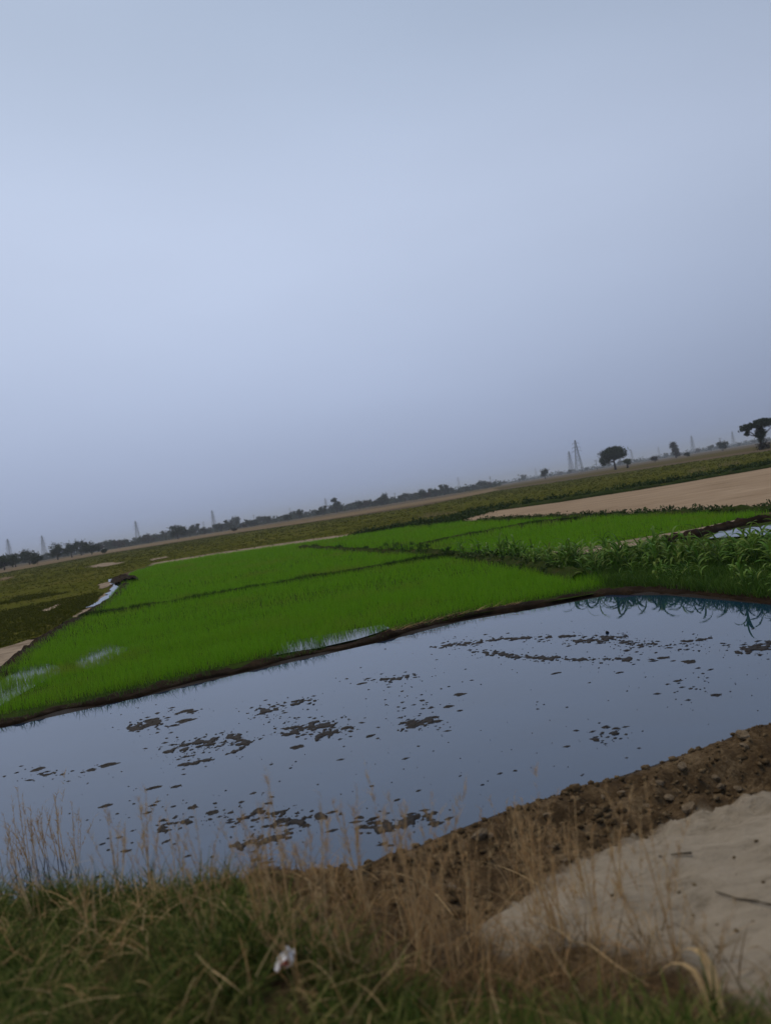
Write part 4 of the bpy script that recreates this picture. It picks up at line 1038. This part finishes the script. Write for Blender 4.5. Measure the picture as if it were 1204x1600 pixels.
# ------------------------------------------------------------------ trees
def make_tree(name, h, lobes, trunk_r, mat='tree', seed=0, nleaf=500, leaf=.4, forks=5, split=.45):
    rr = random.Random(seed)
    root = empty(name)
    bm = bmesh.new()
    bx, by = rr.uniform(-.04, .04) * h, rr.uniform(-.04, .04) * h
    tube(bm, [(0, 0, -.2), (bx * .3, by * .3, h * split * .5), (bx, by, h * split)], [trunk_r * 1.25, trunk_r * .9, trunk_r * .7], 8)
    for k in range(forks):
        c = lobes[k % len(lobes)]; e = Vector(c[0]) + Vector((rr.uniform(-.3, .3) * c[1][0], rr.uniform(-.3, .3) * c[1][1], 0))
        s0 = Vector((bx, by, h * split * rr.uniform(.75, .98))); md = s0.lerp(e, .5) + Vector((0, 0, -.04 * h))
        tube(bm, [s0, md, e], [trunk_r * .55, trunk_r * .38, trunk_r * .12], 6)
    mobj('trunk', bm_mesh('trunk', bm, MAT['bark'], True), root)
    tot = sum(q[1][0] * q[1][2] for q in lobes); parts = []
    for c, r in lobes:
        n = max(40, int(2.2 * nleaf * r[0] * r[2] / tot)); nc = max(5, n // 22)
        d = rng.normal(size=(nc, 3)); d /= np.linalg.norm(d, axis=1)[:, None]
        cc = np.array(c) + d * np.array(r) * (rng.random((nc, 1)) ** .4) * .88
        k = rng.integers(0, nc, n)
        p = cc[k] + rng.normal(0, 1, (n, 3)) * np.array(r) * .2
        parts.append(leaf_quads(p, leaf * 1.15 * rng.uniform(.5, 1.25, n), rng.random(nc)[k]))
    m = merge(parts)
    mobj('crown', fast_mesh('crown', m[0], m[1], MAT[mat], False, var=m[2]), root)
    return root
def put(o, px, D, rz=None, s=1.0):
    x, y = far(px, D); o.location = (x, y, 0.0); o.rotation_euler = (0, 0, rz if rz is not None else random.uniform(0, 6.28)); o.scale = (s, s, s); return o

t = make_tree('spreading_tree', 12, [((-.3, 0, 8.6), (7.0, 6, 3.1)), ((-5.6, 0, 5.9), (2.6, 3, 1.9)), ((4.6, 0, 7.4), (3.0, 4, 1.7)), ((.5, 0, 10.6), (4.2, 4, 1.6)), ((-6.8, .5, 4.4), (1.3, 1.5, 1.3))], .55, nleaf=5200, leaf=.42, seed=3, forks=6, split=.42)
tag(put(t, 960, 420, R(20)), 'dark umbrella-shaped tree standing alone right of the tall pylon', 'tree')
t = make_tree('palm_like_tree', 4.6, [((0, 0, 3.6), (2.1, 2, 1.1)), ((.8, 0, 2.6), (1.3, 1.3, .9))], .6, 'tree_pale', 5, 420, .36, 4, .5)
tag(put(t, 979, 400, 0), 'small pale-topped tree beside the umbrella-shaped tree', 'tree')
t = make_tree('flat_topped_tree', 9.6, [((1.6, 0, 7.9), (4.6, 3.5, 1.2)), ((-3.2, 0, 7.3), (2.3, 2, 1.0)), ((4.6, 0, 7.7), (2.4, 2, .9)), ((-3.6, 0, 5.6), (1.0, 1, .7)), ((.2, 0, 5.0), (1.5, 1.4, 2.3)), ((.8, 0, 8.9), (2.2, 2, .6))], .42, nleaf=2800, leaf=.32, seed=8, forks=6, split=.5)
bs = rng.normal(0, 1, (500, 3)) * (1.0, 1.0, .75) + (.5, 0, .9)
m = leaf_quads(bs, .34, rng.random(500)); mobj('undergrowth', fast_mesh('undergrowth', m[0], m[1], MAT['tree_brown'], False, var=m[2]), t)
tag(put(t, 1188, 255, R(-28)), 'flat-topped tree with leafy trunk at the right border', 'tree')
t = make_tree('narrow_tree', 15, [((-.6, 0, 11.2), (3.2, 3, 3.2)), ((.2, 0, 7.2), (3.2, 3, 2.6)), ((1.6, 0, 3.4), (3.2, 3, 2.2))], .5, 'tree_brown', 12, 1400, .5, 5, .6)
tag(put(t, 1055, 700, R(-20)), 'narrow brown tree standing alone between the two spreading trees', 'tree')
t = make_tree('leaning_tree', 15, [((-1.2, 0, 12.2), (3.0, 3, 2.4)), ((1.2, 0, 8.0), (4.0, 3, 2.2)), ((3.0, 0, 4.5), (4, 3, 2.6))], .5, 'tree', 14, 1400, .5, 5, .6)
tag(put(t, 526, 720, 0), 'tall dark leaning tree sticking out of the tree line left of centre', 'tree')
def rounded(seed, w, h, mat='tree', n=900, leaf=.5):
    rr = random.Random(seed)
    lob = [((0, 0, h * .62), (w * .42, w * .42, h * .34))] + [((math.cos(q * 1.7 + seed) * w * .27, math.sin(q * 1.7 + seed) * w * .27, h * rr.uniform(.32, .75)), (w * rr.uniform(.18, .28), w * .24, h * rr.uniform(.16, .26))) for q in range(5)]
    return make_tree('round_tree', h, lob, h * .035, mat, seed, n, leaf, 5, .4)
SPEC = [(278, 560, 14, 9.5, 'tree', 'rounded dark tree standing in front of the tree line at left'), (851, 700, 7.5, 9, 'tree', 'small round tree alone on the far field right of centre'), (1128, 650, 8, 7.5, 'tree', 'small dark tree on the far field near the right border'),
        (6, 330, 11, 6.0, 'tree', 'dark bushy tree at the left border'), (24, 420, 4.5, 6.4, 'tree', 'small dark tree beside the bushy one at the left border'), (46, 430, 9, 7.5, 'tree', 'dark round tree below the second pylon from the left'), (58, 330, 4.4, 3.2, 'tree', 'low round bush in front of the left trees'),
        (90, 430, 7, 8.5, 'tree', 'taller dark tree between the second and third pylons'), (112, 430, 6.5, 7.2, 'tree', 'loose tree left of the small white building'), (127, 500, 7, 9, 'tree', 'upright tree just left of the small white building'), (143, 420, 9, 6.0, 'tree', 'broad dark bush before the small white building'),
        (162, 330, 2.2, 1.8, 'tree', 'tiny round bush on the pale strip at left'), (365, 380, 2.6, 1.8, 'tree_brown', 'tiny brown bush on the pale strip left of centre'), (1022, 560, 5, 4.2, 'tree_brown', 'low brown bush between the umbrella tree and the narrow tree'), (601, 760, 8, 11, 'tree', 'loose open tree standing above the tree line at centre'),
        (370, 800, 9, 12, 'tree', 'taller tree in the tree line between two pylons left of centre'), (660, 900, 7, 10, 'tree', 'single tree in the tree line right of centre'), (1072, 560, 4, 3, 'tree', 'little bush at the foot of the narrow brown tree')]
for q, (px, D, w, h, mt, lab) in enumerate(SPEC):
    w *= 1.2; h *= 1.15
    t = rounded(40 + q, w, h, mt, 800, .028 * w + .18)
    if 'bush' in lab and h < 5: t.name = 'round_bush'
    tag(put(t, px, D), lab, 'bush' if h < 5 and 'bush' in lab else 'tree')
BASE = [rounded(80 + q, random.uniform(9, 15), random.uniform(8, 12), ('tree', 'tree', 'tree', 'tree_brown')[q % 4], 420, .75) for q in range(7)]
us = set()
for q in range(130):
    k = q % 7; o = BASE[k] if k not in us else copy_tree(BASE[k]); us.add(k)
    o.name = 'distant_tree'
    if q < 88: px = 160 + 610 * (q + random.random()) / 88; D = random.uniform(640, 1000); s = random.uniform(.55, 1.05); k2 = sum(px > e for e in (217, 276, 336, 398, 455, 511, 601, 660)); lab = 'dark tree in the tree line, ' + ('left of the third pylon', 'between the third pylon and the rounded front tree', 'between the rounded front tree and the fourth pylon', 'between the fourth pylon and a thin pole', 'between a thin pole and a small pylon', 'close left of the leaning tree', 'from the leaning tree to the open tree', 'right of the loose open tree', 'left of the crossbar power pole')[k2]; gr = lab.replace('dark tree', 'trees', 1)
    elif q < 118: px = 770 + 470 * (q - 88 + random.random()) / 30; D = random.uniform(1300, 1900); s = random.uniform(.6, 1.2); k2 = sum(px > e for e in (850, 960, 1055, 1128)); lab = 'far hazy tree in the bluish line, ' + ('left of the small round tree', 'left of the umbrella tree', 'between the umbrella tree and the narrow tree', 'between the narrow tree and the small dark tree', 'by the flat-topped tree')[k2]; gr = lab.replace('far hazy tree', 'trees')
    else: px = -40 + 200 * (q - 118 + random.random()) / 12; D = random.uniform(480, 800); s = random.uniform(.5, .8); lab, gr = 'distant tree among those behind the left border trees', 'trees behind the left border'
    put(o, px, D, s=s); tag(o, lab, 'tree', gr)
# hedges and scrub that close the line
cen = []
for px in np.arange(-120, 1330, 1.1):
    D = random.uniform(760, 1050) if px < 780 else random.uniform(1700, 2300)
    x, y = far(px, D); k = (1.2 if px > 150 else .8) if px < 780 else 1.7
    cen.append((x, y, 0.0, k * random.uniform(1.6, 4.2) * (1 + .5 * float(vnoise(np.array([px * .03]), np.array([.5]), 9)[0]))))
cen = np.array(cen)
m = clumps(cen[:, :3], cen[:, 3] * 1.5, 22, 1.5, .95)
tag(mobj('distant_wood', fast_mesh('distant_wood', m[0], m[1], MAT['tree'], False, var=m[2])), 'continuous far-off scrub along the horizon', 'wood', kind='stuff')

# small white building
x, y = far(155, 720)
b = empty('white_building', (x, y, 0), math.atan2(-x, y) * -1 * -1)
def box_mesh(name, lo, hi, mat):
    bm = bmesh.new(); bmesh.ops.create_cube(bm, size=1.0)
    for v in bm.verts: v.co = Vector([lo[k] + (v.co[k] + .5) * (hi[k] - lo[k]) for k in range(3)])
    bmesh.ops.bevel(bm, geom=bm.edges[:], offset=.02, segments=1, affect='EDGES')
    return bm_mesh(name, bm, mat)
mobj('wall', box_mesh('wall', (-4.6, -2.5, 0), (4.6, 2.5, 4.6), MAT['white_wall']), b)
mobj('roof', box_mesh('roof', (-4.9, -2.8, 4.6), (4.9, 2.8, 4.85), MAT['white_wall']), b)
mobj('door', box_mesh('door', (-.5, -2.54, .02), (.5, -2.48, 2.1), MAT['dark_opening']), b)
for wx in (-3.0, 2.6): mobj('window', box_mesh('window', (wx - .6, -2.54, 1.2), (wx + .6, -2.48, 2.4), MAT['dark_opening']), b)
tag(b, 'small white flat-roofed building among the trees at left', 'building')

# ------------------------------------------------------------------ pylons
def pylon_proto():
    root = empty('power_pylon'); Hh = 38.0; r = .20
    def half(z): return 3.6 * (1 - z / Hh) ** 1.1 + .55
    for sx in (-1, 1):
        for sy in (-1, 1):
            bm = bmesh.new(); zs = [0, 8, 16, 24, 31, 38]
            tube(bm, [(sx * half(q), sy * half(q), q) for q in zs], [r * 1.3] * 3 + [r] * 3, 4)
            mobj('leg', bm_mesh('leg', bm, MAT['steel']), root)
    bm = bmesh.new(); zs = [0, 6, 11.5, 16.5, 21, 25, 28.5, 32, 35, 38]
    for z0, z1 in zip(zs[:-1], zs[1:]):
        a_, b_ = half(z0), half(z1)
        for f in range(4):
            c0 = [(-1, -1), (1, -1), (1, 1), (-1, 1)][f]; c1 = [(1, -1), (1, 1), (-1, 1), (-1, -1)][f]
            tube(bm, [(c0[0] * a_, c0[1] * a_, z0), (c1[0] * b_, c1[1] * b_, z1)], [r * .7] * 2, 4)
            tube(bm, [(c1[0] * a_, c1[1] * a_, z0), (c0[0] * b_, c0[1] * b_, z1)], [r * .7] * 2, 4)
            tube(bm, [(c0[0] * b_, c0[1] * b_, z1), (c1[0] * b_, c1[1] * b_, z1)], [r * .6] * 2, 4)
    mobj('bracing', bm_mesh('bracing', bm, MAT['steel']), root)
    for z0, L in ((25, 5.4), (29.5, 4.6), (34, 3.8)):
        bm = bmesh.new()
        for s in (-1, 1):
            for sy in (-1, 1):
                tube(bm, [(s * half(z0), sy * half(z0), z0), (s * L, 0, z0 + .3)], [r * .8] * 2, 4)
            tube(bm, [(s * half(z0), 0, z0 + 1.5), (s * L, 0, z0 + .3)], [r * .7] * 2, 4)
            tube(bm, [(s * L, 0, z0 + .3), (s * L, 0, z0 - 1.4)], [r * .8] * 2, 4)
        tube(bm, [(-half(z0), 0, z0), (half(z0), 0, z0)], [r * .8] * 2, 4)
        mobj('cross_arm', bm_mesh('cross_arm', bm, MAT['steel']), root)
    return root
PY = [(18, 36, 'leftmost faint lattice pylon above the left border trees'), (71, 33, 'lattice pylon second from the left behind the dark trees'), (217, 34, 'lattice pylon third from the left above the tree line'), (336, 32, 'tall lattice pylon fourth from the left above the tree line'),
      (320, 17, 'small pylon just left of the fourth tall pylon'), (511, 23, 'pylon just left of the leaning tree'), (718, 22, 'pylon right of centre above the tree line'), (893, 34, 'shorter of the two tall pylons left of the umbrella tree'), (905, 50, 'tallest pylon on the horizon, left of the umbrella tree'), (1083, 26, 'pylon right of the narrow brown tree'), (1146, 22, 'pylon left of the flat-topped tree'), (988, 20, 'faint pylon right of the umbrella tree'), (1030, 17, 'faint pylon between the umbrella tree and the narrow tree'), (455, 17, 'small faint pylon left of the leaning tree'), (838, 16, 'small faint pylon left of the small round tree')]
pp_ = pylon_proto()
for q, (px, hpx, lab) in enumerate(PY):
    o = pp_ if q == 0 else copy_tree(pp_)
    D = 38 * FPX / hpx; put(o, px, D, random.uniform(-.5, .5)); tag(o, lab, 'pylon', 'pylons on the horizon')
def pole(px, D, h, lab):
    root = empty('power_pole'); bm = bmesh.new(); tube(bm, [(0, 0, 0), (0, 0, h)], [.28, .18], 8); mobj('post', bm_mesh('post', bm, MAT['bark']), root)
    for z0, L in ((h * .93, 1.9), (h * .8, 1.5)):
        bm = bmesh.new(); tube(bm, [(-L, 0, z0), (L, 0, z0)], [.16, .16], 4); mobj('cross_arm', bm_mesh('cross_arm', bm, MAT['steel']), root)
        for s in (-.9, 0, .9):
            bm = bmesh.new(); tube(bm, [(s * L, 0, z0 + .1), (s * L, 0, z0 + .6)], [.12, .08], 6); mobj('insulator', bm_mesh('insulator', bm, MAT['steel']), root)
    put(root, px, D, random.uniform(-.3, .3)); tag(root, lab, 'power pole', 'power poles on the horizon')
for px, D, h, lab in ((767, 900, 13, 'power pole with crossbars above the tree line right of centre'), (811, 1000, 11, 'thin power pole between the crossbar pole and the round tree'), (618, 1000, 13, 'thin power pole right of the loose open tree'), (655, 1000, 12, 'thin power pole beside the single tree right of centre'), (132, 900, 15, 'thin power pole behind the left trees'), (398, 1100, 15, 'thin power pole in the tree line between the pylons left of centre'), (932, 800, 11, 'thin power pole at the foot of the umbrella tree'), (1126, 850, 13, 'thin power pole behind the small tree near the right border')):
    pole(px, D, h, lab)

# ------------------------------------------------------------------ haze
hm = bpy.data.materials.new('pale_haze'); hm.use_nodes = True; ht = hm.node_tree; ht.nodes.clear()
ho = ht.nodes.new('ShaderNodeOutputMaterial'); hv = ht.nodes.new('ShaderNodeVolumePrincipled')
hv.inputs['Color'].default_value = (0.80, 0.86, 0.95, 1); hv.inputs['Density'].default_value = 0.00025; hv.inputs['Anisotropy'].default_value = 0.2
ht.links.new(hv.outputs[0], ho.inputs['Volume'])
bm = bmesh.new(); bmesh.ops.create_cube(bm, size=1.0)
for v in bm.verts: v.co = Vector((v.co.x * 26000, v.co.y * 26000, -1.3 if v.co.z < 0 else 70.0))
tag(mobj('haze', bm_mesh('haze', bm, hm)), 'thin pale haze over the whole plain', 'haze', kind='stuff')
